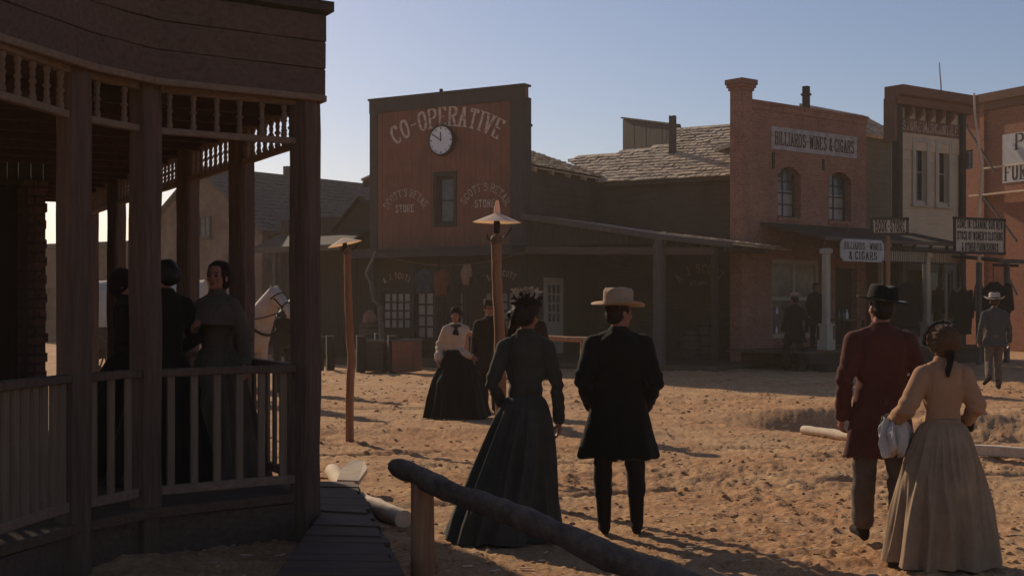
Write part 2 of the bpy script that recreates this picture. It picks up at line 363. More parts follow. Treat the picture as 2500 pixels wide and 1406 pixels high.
def text_polys(s, h, wf=1.0, a=.62, b=.26, gap=1.9, serif=True):
    """convex pieces of a line of lettering, h high, starting at x = 0"""
    k = h/8.0; out = []; x = 0
    for ch in s:
        if ch == ' ': x += 3.0; continue
        wd, st = GL[ch]; x += a
        for pl in st:
            segs = list(zip(pl[:-1], pl[1:]))
            if serif and ch not in "'.:-":
                for e, nb in ((pl[0], pl[1]), (pl[-1], pl[-2])):
                    if abs(e[1]-nb[1]) > 2.2 and e[1] in (0, 8): segs.append(((e[0]-.85, e[1]), (e[0]+.85, e[1])))
            for p, q in segs:
                L = math.dist(p, q); n = max(1, int(L/2.2))
                for i in range(n):
                    p0 = (p[0]+(q[0]-p[0])*i/n, p[1]+(q[1]-p[1])*i/n); q0 = (p[0]+(q[0]-p[0])*(i+1)/n, p[1]+(q[1]-p[1])*(i+1)/n)
                    pts = [((c[0]+x+dx*a)*k*wf, (c[1]+dy*b)*k) for c in (p0, q0) for dx in (-1, 1) for dy in (-1, 1)]
                    out.append(hull(pts))
        x += wd+a+gap
    return out, (x-gap)*k*wf
def lettering(s, h, width=None, arc=None, **kw):
    """centred on x=0, baseline z=0. arc = radius: bends the line over a circle"""
    polys, wd = text_polys(s, h, **kw); f = (width/wd) if width else 1.0
    res = []
    for p in polys:
        q = []
        for x, z in p:
            x = (x-wd/2)*f
            if arc: t = x/arc; q.append((math.sin(t)*(arc+z), math.cos(t)*(arc+z)-arc))
            else: q.append((x, z))
        res.append(q)
    return res
def put_text(mb, polys, u, z, y=-.004, sx=1.0, m=0, rot=0.0):
    c, s_ = math.cos(rot), math.sin(rot)
    for i, p in enumerate(polys):
        yy = y-.00012*(i % 23)
        vs = [(u+(a*c-b*s_)*sx, yy, z+a*s_+b*c) for a, b in p]
        mb.add(vs, [tuple(range(len(vs)))], m)

# ------------------------------------------------------------------ facades
class Fac:
    """vertical plane through two surveyed ground points; local x along it, local y away from the street"""
    def __init__(s, pa, pb):
        s.O = Vector((pa[0], pa[1], 0)); d = Vector((pb[0]-pa[0], pb[1]-pa[1], 0)); s.L = d.length; s.u = d/s.L
        s.v = Vector((-s.u.y, s.u.x, 0)); s.rz = math.atan2(s.u.y, s.u.x)
    def at(s, px, py, off=0.0):
        r = ray(px, py); p0 = s.O+s.v*off; t = (p0-CAM).dot(s.v)/r.dot(s.v); p = CAM+r*t
        return (p-s.O).dot(s.u), p.z
    def w(s, u, y, z): return s.O+s.u*u+s.v*y+Vector((0, 0, z))
def wall(mb, u0, u1, z0, z1, t=.2, holes=(), y=0.0, m=0, depth=None, sides=True):
    us = sorted({u0, u1, *[h[0] for h in holes], *[h[1] for h in holes]}); zs = sorted({z0, z1, *[h[2] for h in holes], *[h[3] for h in holes]})
    def inh(a, b): return any(h[0] < a < h[1] and h[2] < b < h[3] for h in holes)
    for a, b in zip(us[:-1], us[1:]):
        for c, d in zip(zs[:-1], zs[1:]):
            if not inh((a+b)/2, (c+d)/2):
                mb.add([(a, y, c), (b, y, c), (b, y, d), (a, y, d)], [(0, 1, 2, 3)], m); mb.add([(a, y+t, c), (b, y+t, c), (b, y+t, d), (a, y+t, d)], [(3, 2, 1, 0)], m)
    for h in holes:
        a, b, c, d = h[:4]
        mb.add([(a, y, c), (b, y, c), (b, y, d), (a, y, d), (a, y+t, c), (b, y+t, c), (b, y+t, d), (a, y+t, d)], [(0, 4, 5, 1), (1, 5, 6, 2), (2, 6, 7, 3), (3, 7, 4, 0)], m)
    mb.add([(u0, y, z0), (u1, y, z0), (u1, y, z1), (u0, y, z1), (u0, y+t, z0), (u1, y+t, z0), (u1, y+t, z1), (u0, y+t, z1)], [(0, 4, 5, 1), (1, 5, 6, 2), (2, 6, 7, 3), (3, 7, 4, 0)], m)
    return mb
def clap(mb, u0, u1, z0, z1, y=0.0, b=.17, t=.02, m=0, axis='x'):
    z = z0
    while z < z1-.01:
        zz = min(z+b, z1); j = random.uniform(-.004, .004)
        pr = [(y, z), (y-t, z), (y-t*.25, zz), (y, zz)]
        if axis == 'x': mb.prism([(u0, a, c+j) for a, c in pr], (u1-u0, 0, 0), m)
        else: mb.prism([(a, u0, c+j) for a, c in pr], (0, u1-u0, 0), m)
        z += b
def planks(mb, u0, u1, z0, z1, y=0.0, b=.2, t=.025, m=0, top=None):
    u = u0
    while u < u1-.01:
        bb = b*random.uniform(.8, 1.2); uu = min(u+bb, u1); tt = t*random.uniform(.7, 1.2)
        zt = z1 if top is None else top((u+uu)/2)
        mb.box((u+.004, y-tt, z0), (uu-.004, y, zt)); u = uu
def window(root, u0, u1, z0, z1, nx, ny, y=0.0, fr=.07, mu=.03, fm=None, gm=None, name='window', proud=.03, sill=True, gm2=None, split=None):
    mb = MB(); fm = fm or W_white; gm = gm or GL_dark
    a, b = y-proud, y+.04
    mb.box((u0, a, z0), (u0+fr, b, z1)); mb.box((u1-fr, a, z0), (u1, b, z1)); mb.box((u0+fr, a, z1-fr), (u1-fr, b, z1)); mb.box((u0+fr, a, z0), (u1-fr, b, z0+fr))
    if sill: mb.box((u0-.05, a-.04, z0-.06), (u1+.05, b-.01, z0-.002))
    iu0, iu1, iz0, iz1 = u0+fr, u1-fr, z0+fr, z1-fr
    for i in range(1, nx):
        c = iu0+(iu1-iu0)*i/nx; mb.box((c-mu/2, a+.012, iz0), (c+mu/2, b-.003, iz1))
    for j in range(1, ny):
        c = iz0+(iz1-iz0)*j/ny; mb.box((iu0, a+.014, c-mu/2), (iu1, b-.005, c+mu/2))
    f = mb.build(name, fm, root)
    g = MB()
    if gm2:
        zc = iz0+(iz1-iz0)*split
        g.box((iu0, y+.012, iz0), (iu1, y+.02, zc)); g.box((iu0, y+.012, zc+.002), (iu1, y+.02, iz1), m=1)
        g.build('pane', [gm, gm2], f)
    else:
        g.box((iu0, y+.012, iz0), (iu1, y+.02, iz1)); g.build('pane', gm, f)
    return f
def shingles(mb, fn, nu, nv, Lu, Lv, inside=None, th=.022, w=.2):
    """rows of separate shingles; fn(u, v) -> point on the roof plane, v up the slope"""
    p0 = fn(0, 0); du = (fn(1, 0)-p0).normalized(); dv = (fn(0, 1)-p0).normalized(); n = du.cross(dv).normalized()
    if n.z < 0: n = -n
    ex = Lv/nv
    for r in range(nv):
        u = -random.uniform(0, w); v0 = r*ex; wav = [random.uniform(-.015, .015) for _ in range(4)]
        while u < Lu:
            ww = w*random.uniform(.55, 1.35); a, b = max(u, 0)+.004, min(u+ww, Lu)-.004; u += ww
            if b-a < .03: continue
            if inside and not inside((a+b)/2, v0+ex*.5): continue
            lo = v0-random.uniform(0, .05)+wav[int(a*2) % 4]; hi = v0+ex*1.25; tt = th*random.uniform(.7, 1.7); tw = random.uniform(-.012, .012)
            q = [fn(a, lo)+n*(tt+.012+tw), fn(b, lo)+n*(tt+.012-tw), fn(b, hi)+n*.006, fn(a, hi)+n*.006, fn(a, lo)+n*.004, fn(b, lo)+n*.004]
            mb.add(q, [(0, 1, 2, 3), (0, 4, 5, 1), (1, 5, 2), (0, 3, 4)])

# ------------------------------------------------------------------ ground
PIT = (4.45, 18.4); BERM = (6.25, 16.6)
def gz_arr(x, y):
    p = np.stack([x, y, np.zeros_like(x)], 1)
    near = np.exp(-((y-16)/26.0)**2)
    z = .05*fbm(p*.22, 2)+.035*fbm(p*.9+31, 3)*(.35+near)
    r = np.abs(fbm(p*2.4+7, 3)); z = z+(.018*r-.005)*near*1.2
    pm = np.clip(fbm(p*.55+13, 2)*2.2+.55, .1, 1.2)*near
    z = z+.026*pm*np.clip(vn(p*np.array([5.5, 7.5, 1]))-.12, 0, 1)**.75+.024*pm*np.clip(vn(p*np.array([12, 15, 1])+40)-.05, 0, 1)**.8+.010*near*vn(p*27+3)
    for y0, sl_, wv in ((13.2, .16, 1.3), (14.7, .16, 1.35), (20.2, -.05, 2.1), (21.7, -.05, 2.0), (10.9, .3, .7)):
        q = y-(y0+sl_*x+.35*np.sin(x*.45+wv)+.12*fbm(p*.8+wv*9, 2)); br = np.clip(.6+1.2*fbm(p*.7+wv*5, 2), 0, 1)
        z = z+br*(-.062*np.exp(-(q/.09)**2)+.026*np.exp(-((np.abs(q)-.17)/.07)**2))
    z = z-.52*np.exp(-(((x-PIT[0])/.8)**2+((y-PIT[1])/.7)**2))+.20*np.exp(-(((x-PIT[0]-.3)/1.3)**2+((y-PIT[1]-1.25)/.5)**2))
    z = z+.20*np.exp(-(((x-BERM[0])/1.0)**2+((y-BERM[1]-1.6)/.45)**2))-.40*np.exp(-(((x-BERM[0])/1.0)**2+((y-BERM[1])/.6)**2))
    z = z+.05*np.exp(-((y-17.2-.6*fbm(p*.5+90, 2))/.35)**2)*(x < 2)
    return z
def gz(x, y): return float(gz_arr(np.array([x], float), np.array([y], float))[0])
def make_ground():
    ds = [-240, -80, -25, -8, 0, 3, 5, 6, 6.8]; d = 7.2
    while d < 45: ds.append(d); d *= 1.0052
    while d < 260: ds.append(d); d *= 1.12
    ds.append(255)
    ds = sorted(set(min(q, 255) for q in ds))
    ss = sorted(set([-30, -12, -5, -2.5, -1.4, -.9, -.7, -.6, -.52]+list(np.linspace(-.46, .46, 700))+[.52, .6, .7, .9, 1.4, 2.5, 5, 12, 30]))
    D, Sx = np.meshgrid(ds, ss, indexing='ij')
    x = np.clip(Sx*np.maximum(D, 7.2), -255, 255); y = D
    xf = x.ravel(); yf = y.ravel(); z = gz_arr(xf, yf)
    nr, nc = D.shape
    i = (np.arange(nr-1)[:, None]*nc+np.arange(nc-1)[None]).ravel()
    fc = np.stack([i, i+1, i+1+nc, i+nc], 1)
    me = bpy.data.meshes.new('ground')
    me.vertices.add(len(xf)); me.vertices.foreach_set('co', np.stack([xf, yf, z], 1).ravel())
    me.loops.add(fc.size); me.loops.foreach_set('vertex_index', fc.ravel())
    me.polygons.add(len(fc)); me.polygons.foreach_set('loop_start', np.arange(0, fc.size, 4)); me.polygons.foreach_set('loop_total', np.full(len(fc), 4))
    me.update(calc_edges=True); me.validate(); me.shade_smooth()
    m, t, p = nodes('packed_dirt')
    tc = t.nodes.new('ShaderNodeTexCoord'); oc = tc.outputs['Object']
    n1 = noise(t, oc, .35, 6, .62); n2 = noise(t, oc, 2.2, 7, .68); n3 = noise(t, oc, 22, 6, .72)
    c = mixc(t, ramp(t, n1, .38, .62), (.48, .235, .105), (.54, .335, .175))
    c = mixc(t, ramp(t, n2, .40, .66), c, (.34, .16, .075))
    f = t.nodes.new('ShaderNodeMath'); f.operation = 'MULTIPLY'; f.inputs[1].default_value = .55; t.links.new(ramp(t, n3, .46, .64), f.inputs[0])
    c = mixc(t, f.outputs[0], c, (.62, .42, .235))
    t.links.new(c, p.inputs['Base Color']); p.inputs['Roughness'].default_value = .95; p.inputs['Specular IOR Level'].default_value = .1
    a = t.nodes.new('ShaderNodeMath'); t.links.new(n3, a.inputs[0]); t.links.new(n2, a.inputs[1])
    bump(t, p, a.outputs[0], .9, .03)
    MAT['dirt'] = m
    me.materials.append(m)
    o = bpy.data.objects.new('ground', me); COL.objects.link(o); o['kind'] = 'structure'
    # loose clods and pebbles, too many to count
    mb = MB(); rr = random.Random(3)
    zs_ = None
    rp_ = [(7.5*math.exp(rr.uniform(0, 1.45)), rr.uniform(-.24, .46)) for _ in range(8600)]
    zs_ = gz_arr(np.array([sx*d for d, sx in rp_]), np.array([d for d, sx in rp_]))
    for k, (d, sx) in enumerate(rp_):
        x = sx*d
        s = .004+.026*rr.random()**3.2
        if k % 16 == 0:
            an = rr.uniform(-.7, .7); L_ = rr.uniform(.02, .09); zz = zs_[k]+.012; mb.beam((x, d, zz), (x+math.cos(an)*L_, d+math.sin(an)*L_, zz+rr.uniform(-.004, .012)), .012, .006, m=1); continue
        if d > 20: s *= 1.5
        cx, cy = x, d; q = []
        rings = []; a0 = rr.uniform(0, 6)
        zz = zs_[k]
        for th, rad in ((-.5, .9), (.05, 1.0), (.5, .55)):
            rings.append([(cx+math.cos(a0+i*PI/3)*s*rad*rr.uniform(.7, 1.3), cy+math.sin(a0+i*PI/3)*s*rad*rr.uniform(.7, 1.3), zz+s*th) for i in range(6)])
        mb.loft(rings)
    st = mb.build('loose_stones', [MAT['dirt'], W_pale], None, 60); st['kind'] = 'stuff'
make_ground()

# ------------------------------------------------------------------ Co-operative store
CO = Fac((X(905, 38), 38), (X(1280, 35.3), 35.3))
coop = thing('store_building', 'red plank false front store with painted arched lettering around a clock', 'building', CO.O, CO.rz)
TOP = 7.55; L = CO.L
wa = CO.at(1066, 548); wb = CO.at(1108, 430)
hole_w = (wa[0], wb[0], wa[1], wb[1])
mb = MB(); wall(mb, .0, L, 3.2, TOP, .22, [hole_w])
u = .262
while u < L-.425:
    uu = min(u+random.uniform(.13, .2), L-.422); tt = .008+random.uniform(0, .009)
    zr = [(3.2, TOP-.362)] if uu < hole_w[0]-.1 or u > hole_w[1]+.1 else [(3.2, hole_w[2]-.085), (hole_w[3]+.145, TOP-.362)]
    if uu-u > .02:
        for z0_, z1_ in zr: mb.box((u+.003, -tt, z0_), (uu-.003, -.001, z1_))
    u = uu
front = mb.build('wall', W_red, coop)
mb = MB()
mb.box((-.02, -.05, TOP-.36), (L+.02, -.002, TOP-.002)); mb.box((0, -.05, 3.2), (.26, -.002, TOP-.36)); mb.box((L-.42, -.05, 3.2), (L, -.002, TOP-.36))
mb.build('border_board', W_greytrim, coop)
mb = MB(); mb.box((-.05, -.08, TOP), (L+.05, .28, TOP+.06)); mb.build('coping_board', W_greytrim, coop)
mb = MB(); mb.box((L+.002, -.04, 3.2), (L+.06, .27, TOP-.3)); mb.box((L+.062, .05, 6.45), (L+.19, .12, 6.52)); mb.build('end_board', W_greytrim, coop)
mb = MB(); mb.box((2.4, .02, TOP+.06), (2.47, .1, TOP+.16)); mb.build('rooftop_stub', W_greytrim, coop)
f = window(coop, *hole_w, 1, 2, y=.12, fr=.08, fm=W_trimdark, gm=GL_grey, proud=.02, sill=False)
mb = MB(); u0, u1, z0, z1 = hole_w
mb.box((u0-.1, -.03, z1), (u1+.1, -.003, z1+.14)); mb.box((u0-.1, -.03, z0-.08), (u1+.1, -.003, z0)); mb.box((u0-.1, -.028, z0), (u0, -.003, z1)); mb.box((u1, -.028, z0), (u1+.1, -.003, z1))
mb.build('casing', W_trimdark, f)
# lettering on the front
def arc_text(root, fac, s, pL, pM, pR, h, mat, name='lettering', y=-.022, **kw):
    """arc through three surveyed baseline points"""
    (x1, y1), (x2, y2), (x3, y3) = [fac.at(*p) for p in (pL, pM, pR)]
    a = 2*(x2-x1); b = 2*(y2-y1); c = x2*x2-x1*x1+y2*y2-y1*y1; d = 2*(x3-x2); e = 2*(y3-y2); f_ = x3*x3-x2*x2+y3*y3-y2*y2
    cx = (c*e-f_*b)/(a*e-b*d); cy = (a*f_-c*d)/(a*e-b*d); r = math.hypot(x1-cx, y1-cy)
    t1 = math.atan2(x1-cx, y1-cy); t3 = math.atan2(x3-cx, y3-cy)
    polys = lettering(s, h, width=(t3-t1)*r, **kw)
    q = []
    for p in polys:
        q.append([(math.sin((t1+t3)/2+x/r)*(r+z), math.cos((t1+t3)/2+x/r)*(r+z)) for x, z in p])
    mb = MB(); put_text(mb, q, cx, cy, y); return mb.build(name, mat, root)
arc_text(coop, CO, 'CO-OPERATIVE', (967, 355), (1085, 308), (1216, 340), .52, P_letter, a=.78, b=.26, gap=1.4)
for (l, m_, r_), (sx, sy, sw) in ((((948, 512), (989, 480), (1037, 512)), (989, 518, 44)), (((1137, 500), (1184, 466), (1236, 505)), (1184, 506, 48))):
    arc_text(coop, CO, "SCOTT'S RETAIL", l, m_, r_, .21, P_faint, a=.6, b=.3, gap=1.6)
    uu, zz = CO.at(sx, sy); u_a = CO.at(sx-sw/2, sy)[0]; u_b = CO.at(sx+sw/2, sy)[0]
    mb = MB(); put_text(mb, lettering('STORE', .2, width=u_b-u_a, serif=False, a=.7, b=.4), uu, zz, y=-.022); mb.build('lettering', P_letter, coop)
# canopy and shop front below
mb = MB(); mb.box((-.35, -.75, 2.98), (L+.05, -.06, 3.18)); mb.box((-.38, -.79, 3.185), (L+.08, 0, 3.24)); mb.build('canopy', W_greytrim, coop)
def hol(px0, py0, px1, py1): a = CO.at(px0, py1); b = CO.at(px1, py0); return (a[0], b[0], a[1], b[1])
h1 = hol(930, 712, 1001, 810); h2 = hol(1152, 712, 1262, 820); hd1 = hol(1010, 708, 1060, 846); hd2 = hol(1082, 708, 1132, 846)
def zfix(h): return (h[0], h[1], max(h[2], .14), h[3])
hd1 = zfix((hd1[0], hd1[1], .32, hd1[3])); hd2 = (hd2[0], hd2[1], .32, hd1[3])
h1 = (h1[0], h1[1], .95, h1[3]); h2 = (h2[0], h2[1], .95, h1[3])
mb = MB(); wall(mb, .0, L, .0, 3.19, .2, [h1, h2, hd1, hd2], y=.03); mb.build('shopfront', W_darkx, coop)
window(coop, *h1, 4, 4, y=.1, fr=.06, mu=.05, fm=W_trimdark, gm=GL_curt); window(coop, *h2, 5, 4, y=.1, fr=.06, mu=.05, fm=W_trimdark, gm=GL_curt)
for h in (hd1, hd2):
    d_ = window(coop, h[0], h[1], h[2], h[3], 2, 5, y=.1, fr=.09, mu=.05, fm=W_dark, gm=GL_curt, name='door', sill=False)
    mb = MB(); mb.box((h[0]+.06, .05, h[2]+.04), (h[1]-.06, .12, h[2]+.42)); mb.build('kick_panel', W_dark, d_)
for l, m_, r_ in (((938, 692), (968, 680), (998, 690)), ((1192, 686), (1224, 674), (1254, 684))):
    arc_text(coop, CO, 'A. J. SCOTT', l, m_, r_, .16, P_faint, y=.02, a=.6, b=.3, gap=1.8)
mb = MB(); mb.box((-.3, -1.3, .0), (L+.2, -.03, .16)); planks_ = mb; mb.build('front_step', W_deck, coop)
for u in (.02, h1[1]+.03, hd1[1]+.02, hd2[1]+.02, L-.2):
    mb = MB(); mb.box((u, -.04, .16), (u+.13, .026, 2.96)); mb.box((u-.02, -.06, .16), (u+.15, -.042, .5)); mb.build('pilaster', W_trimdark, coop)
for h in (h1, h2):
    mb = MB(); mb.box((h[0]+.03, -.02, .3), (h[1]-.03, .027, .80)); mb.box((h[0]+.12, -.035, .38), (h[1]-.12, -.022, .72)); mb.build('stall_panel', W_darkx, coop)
# body behind the false front
D = 4.3
mb = MB(); mb.box((.05, .3, 0), (L-.25, .5, 5.3)); wall(mb, .05, L-.25, 0, 5.5, .15, y=D)
clap(mb, .3, D, 0.15, 5.5, y=-(L-.05), axis='y') if False else None
z = .1
while z < 5.45:
    zz = min(z+.18, 5.48); mb.prism([(L-.06, .3, z), (L-.035, .3, z), (L-.055, .3, zz), (L-.06, .3, zz)], (0, D-.3, 0)); z += .18
mb.box((L-.2, .3, 0), (L-.062, D, 5.48)); mb.box((.0, .3, 0), (.12, D, 5.48))
mb.build('side_wall', W_clap, coop)
mb = MB(); hw = L/2
def rf_r(u, v): return Vector((L+.12-v*math.cos(R(20)), .25+u, 5.45+v*math.sin(R(20))))
shingles(mb, rf_r, 1, 15, D+.1, 2.85)
mb.prism([(L+.12, .25, 5.40), (hw, .25, 6.4), (hw, .25, 6.36), (L+.12, .25, 5.36)], (0, D+.1, 0))
mb.prism([(-.55, .25, 5.36), (hw, .25, 6.39), (hw, .25, 6.34), (-.55, .25, 5.30)], (0, D+.1, 0))
for k in range(5): mb.beam((L-.05, .4+k*.95, 5.36), (L+.14, .4+k*.95, 5.30), .07, .09)
mb.build('roof', W_shingle, coop)
mb = MB()
for k in range(6): mb.beam((.1, .3+k*.7, 5.30), (-.5, .3+k*.7, 5.20), .06, .16)
mb.build('eave_bracket', W_darkx, coop)
# white door in the side wall under the lean-to
SW = Fac(tuple(CO.w(L-.03, .0, 0))[:2], tuple(CO.w(L-.03, D, 0))[:2])
a = SW.at(1327, 835); b = SW.at(1371, 679)
d_ = thing('tmp', 'x', 'x'); bpy.data.objects.remove(d_)
mb = MB(); yv = L-.03
def side_win(u0, u1, z0, z1):
    mb = MB(); fr = .16
    X0, X1 = L-.028, L+.03
    zm = z0+(z1-z0)*.42
    mb.box((X0, u0, z0), (X1, u0+fr, z1)); mb.box((X0, u1-fr, z0), (X1, u1, z1)); mb.box((X0, u0+fr, z1-.2), (X1, u1-fr, z1)); mb.box((X0, u0+fr, z0), (X1, u1-fr, zm))
    for i in (1, 2):
        c = u0+fr+(u1-u0-2*fr)*i/3; mb.box((X0, c-.02, zm), (X1-.005, c+.02, z1-.2))
    for j in range(1, 4):
        c = zm+(z1-.2-zm)*j/4; mb.box((X0, u0+fr, c-.02), (X1-.008, u1-fr, c+.02))
    f = mb.build('white_door', W_white, coop)
    g = MB(); g.box((X0, u0+fr, zm), (X0+.02, u1-fr, z1-.2)); g.build('pane', GL_grey, f)
side_win(a[0], b[0], .3, b[1])
# clock
cu, cz = CO.at(1083, 344)
ck = thing('wall_clock', 'round white clock with black hands hanging under the arched lettering of the red store front', 'clock', CO.w(cu, -.05, cz), CO.rz)
MX = Matrix.Rotation(R(90), 3, 'X')
MB().lathe([(.42, -.04), (.435, .02), (.43, .10), (.39, .115), (.385, .08)], n=48, M=MX).build('rim', IRON, ck, 40)
MB().lathe([(.385, .06), (.386, .082), (.2, .085)], n=48, M=MX).build('face', CLOCK, ck, 40)
mb = MB()
for k in range(12):
    a_ = k*PI/6; r0, r1 = (.31, .36); c_, s_ = math.sin(a_), math.cos(a_)
    mb.beam((c_*r0, -.0875, s_*r0), (c_*r1, -.0875, s_*r1), .02 if k % 3 else .035, .004, up=(0, 1, 0))
mb.build('hour_mark', IRON, ck)
mb = MB(); a_ = R(-3); mb.beam((0, -.094, -.03), (math.sin(a_)*.23, -.094, math.cos(a_)*.23), .03, .006, up=(0, 1, 0)); mb.build('hour_hand', IRON, ck)
mb = MB(); a_ = R(-57); mb.beam((0, -.102, 0), (math.sin(a_)*.33, -.102, math.cos(a_)*.33), .024, .006, up=(0, 1, 0)); mb.build('minute_hand', IRON, ck)

# ------------------------------------------------------------------ low shingled building in the corner and its lean-to
CN = Fac(tuple(CO.w(L-.10, D, 0))[:2], tuple(CO.w(L+4.9, D, 0))[:2])
cnr = thing('shingled_building', 'long low weathered building with sunlit shingle roof in the corner between the two tall fronts', 'building', CN.O, CN.rz)
mb = MB(); mb.box((0, .03, 0), (4.9, .2, 5.30)); clap(mb, 0, 4.9, .1, 5.32, y=.028, b=.19); mb.build('wall', W_clap, cnr)
PT = R(31)
def rf(u, v): return Vector((-2.5+u, -.28+v*math.cos(PT), 5.27+v*math.sin(PT)))
def inside(u, v):
    if u < 3.0: return v < .4+1.4*max(0, (u+.4))*.75 and v < 2.2+.3*u and v < 3.8
    return v < 3.9
rows = 17
Mc = Matrix.Translation(CN.O) @ Matrix.Rotation(CN.rz, 4, 'Z')
_p0 = Mc @ rf(0, 0); _du = (Mc @ rf(1, 0))-_p0; _dv = (Mc @ rf(0, 1))-_p0; _n = _du.cross(_dv)
def roof_uv(px, py):
    r = ray(px, py); p = CAM+r*((_p0-CAM).dot(_n)/r.dot(_n))-_p0; return p.dot(_du), p.dot(_dv)
OUT = [roof_uv(*q) for q in ((1470, 452), (1830, 436), (1830, 303), (1644, 316), (1642, 351), (1580, 362), (1519, 371), (1450, 379), (1387, 388))]
def in_out(u, v):
    c = False
    for (x1, y1), (x2, y2) in zip(OUT, OUT[1:]+OUT[:1]):
        if (y1 > v) != (y2 > v) and u < (x2-x1)*(v-y1)/(y2-y1)+x1: c = not c
    return c
mb = MB(); shingles(mb, rf, 1, 23, 9.5, 4.6, inside=in_out, w=.2)
mb.build('shingle_course', W_shingle, cnr)
mb = MB()
q = [rf(u, max(v-.03, 0)) for u, v in OUT]
mb.prism(q, (0, .012, -.05)); mb.beam(rf(2.55, 0)+Vector((0, .03, -.07)), rf(8.4, 0)+Vector((0, .03, -.07)), .03, .12)
mb.build('roof', W_clap, cnr)
mb = MB(); pu = CN.at(1649, 386, 1.4); yb = 1.2
pz = 5.27+(yb+.28)*math.tan(PT)
mb.box((pu[0]-.085, yb-.085, pz-.2), (pu[0]+.085, yb+.085, Z(284, 38.6))); mb.box((pu[0]-.085, yb-.085, Z(283.9, 38.6)), (pu[0]-.03, yb+.085, Z(278, 38.6))); mb.box((pu[0]+.03, yb-.085, Z(283.9, 38.6)), (pu[0]+.085, yb+.085, Z(278, 38.6)))
fl = mb.build('wooden_flue', W_greyz, cnr)
mb = MB(); zt = Z(296, 38.6)
mb.tube([(pu[0], yb, zt), (pu[0]+1.4, yb+1.2, zt-1.0)], .008, 5); mb.tube([(pu[0], yb, zt), (pu[0]-.9, yb+1.0, zt-.75)], .008, 5); mb.build('guy_wire', IRON, fl)
# lettering in the dark bay
CNt = CN
arc_text(cnr, CN, 'A. J. SCOTT', (1660, 690), (1705, 666), (1758, 684), .24, P_faint, y=-.012, a=.5, b=.25, gap=2.2)
uA = CN.at(1684, 692)[0]; uB = CN.at(1728, 690)[0]; zz = CN.at(1700, 691)[1]
mb = MB(); put_text(mb, lettering('DRY GOODS', .1, width=uB-uA, serif=False) if False else lettering('STORE', .1, width=uB-uA, serif=False), (uA+uB)/2, zz-.05, y=-.014); mb.build('lettering', P_faint, cnr)

lt = thing('lean_to_porch', 'open timber lean-to with sloping plank gable and square post beside the red store', 'porch', CO.w(L, 0, 0), CO.rz)
def slope(u): return 4.10-.165*u if u < 4 else 3.44-.13*(u-4)
mb = MB(); u = .02
while u < 4.0:
    uu = min(u+.21*random.uniform(.85, 1.15), 4.0); mb.box((u+.003, -.035-random.uniform(0, .008), 3.22), (uu-.003, 0, slope((u+uu)/2)-.05)); u = uu
mb.build('gable_board', W_dark, lt)
mb = MB(); mb.beam((0, -.03, 3.12), (5.5, -.03, 2.98), .16, .2, jit=.005, seg=6); mb.build('lintel_beam', W_postx, lt)
mb = MB(); mb.beam((4.0, -.03, .0), (4.0, -.03, 3.4), .26, .26, up=(0, 1, 0), jit=.006, seg=6); mb.build('post', W_greyz, lt)
mb = MB(); mb.beam((5.5, -.03, .0), (5.5, -.03, 3.15), .16, .16, up=(0, 1, 0)); mb.build('post', W_dark, lt)
mb = MB()
mb.prism([(0, -.15, slope(0)), (4, -.15, slope(4)), (6.0, -.15, slope(6)), (6.0, -.15, slope(6)-.06), (4, -.15, slope(4)-.06), (0, -.15, slope(0)-.06)], (0, 4.3, 0))
def rl(u, v): return Vector((6.03-v, -.17+u, slope(6)+v*.142))
shingles(mb, rl, 1, 12, 3.4, 2.1); mb.build('roof', W_shingle, lt)
mb = MB(); mb.beam((0, -.17, slope(0)-.06), (4, -.17, slope(4)-.06), .03, .15); mb.beam((4, -.175, slope(4)-.06), (6.0, -.175, slope(6)-.06), .03, .13); mb.build('rake_board', W_greyz, lt)
mb = MB()
for k in range(7): mb.beam((3.9+k*.32, -.17, slope(3.9+k*.32)-.16), (3.9+k*.32, 2.5, slope(3.9+k*.32)-.16), .06, .1)
mb.build('rafter', W_dark, lt)
mb = MB(); mb.box((0, -.2, 0), (5.6, 4.25, .15)); mb.build('plank_floor', W_deck, lt)
# barrels in the dark bay
def barrel(px, off, lab, h=.8):
    u, _ = CN.at(px, 860, off); p = CN.w(u, off, .15)
    b = thing('barrel', lab, 'barrel', p, .3)
    MB().lathe([(.2, 0), (.24, .1), (.27, h*.3), (.285, h*.5), (.27, h*.7), (.24, h*.9), (.21, h), (.19, h-.03), (.05, h-.03)], n=24).build('staves', W_clap, b, 50)
    mb = MB()
    for zz, r in ((.14, .252), (h*.36, .281), (h*.64, .281), (h-.12, .250)):
        mb.lathe([(r, zz-.02), (r+.008, zz-.02), (r+.008, zz+.02), (r, zz+.02)], n=24, cap=False)
    mb.build('hoop', IRON, b, 40)
barrel(1688, -1.2, 'stout wooden barrel in the shade of the lean-to, the left of the pair'); barrel(1722, -.9, 'taller wooden barrel in the shade of the lean-to, the right of the pair', 1.05)

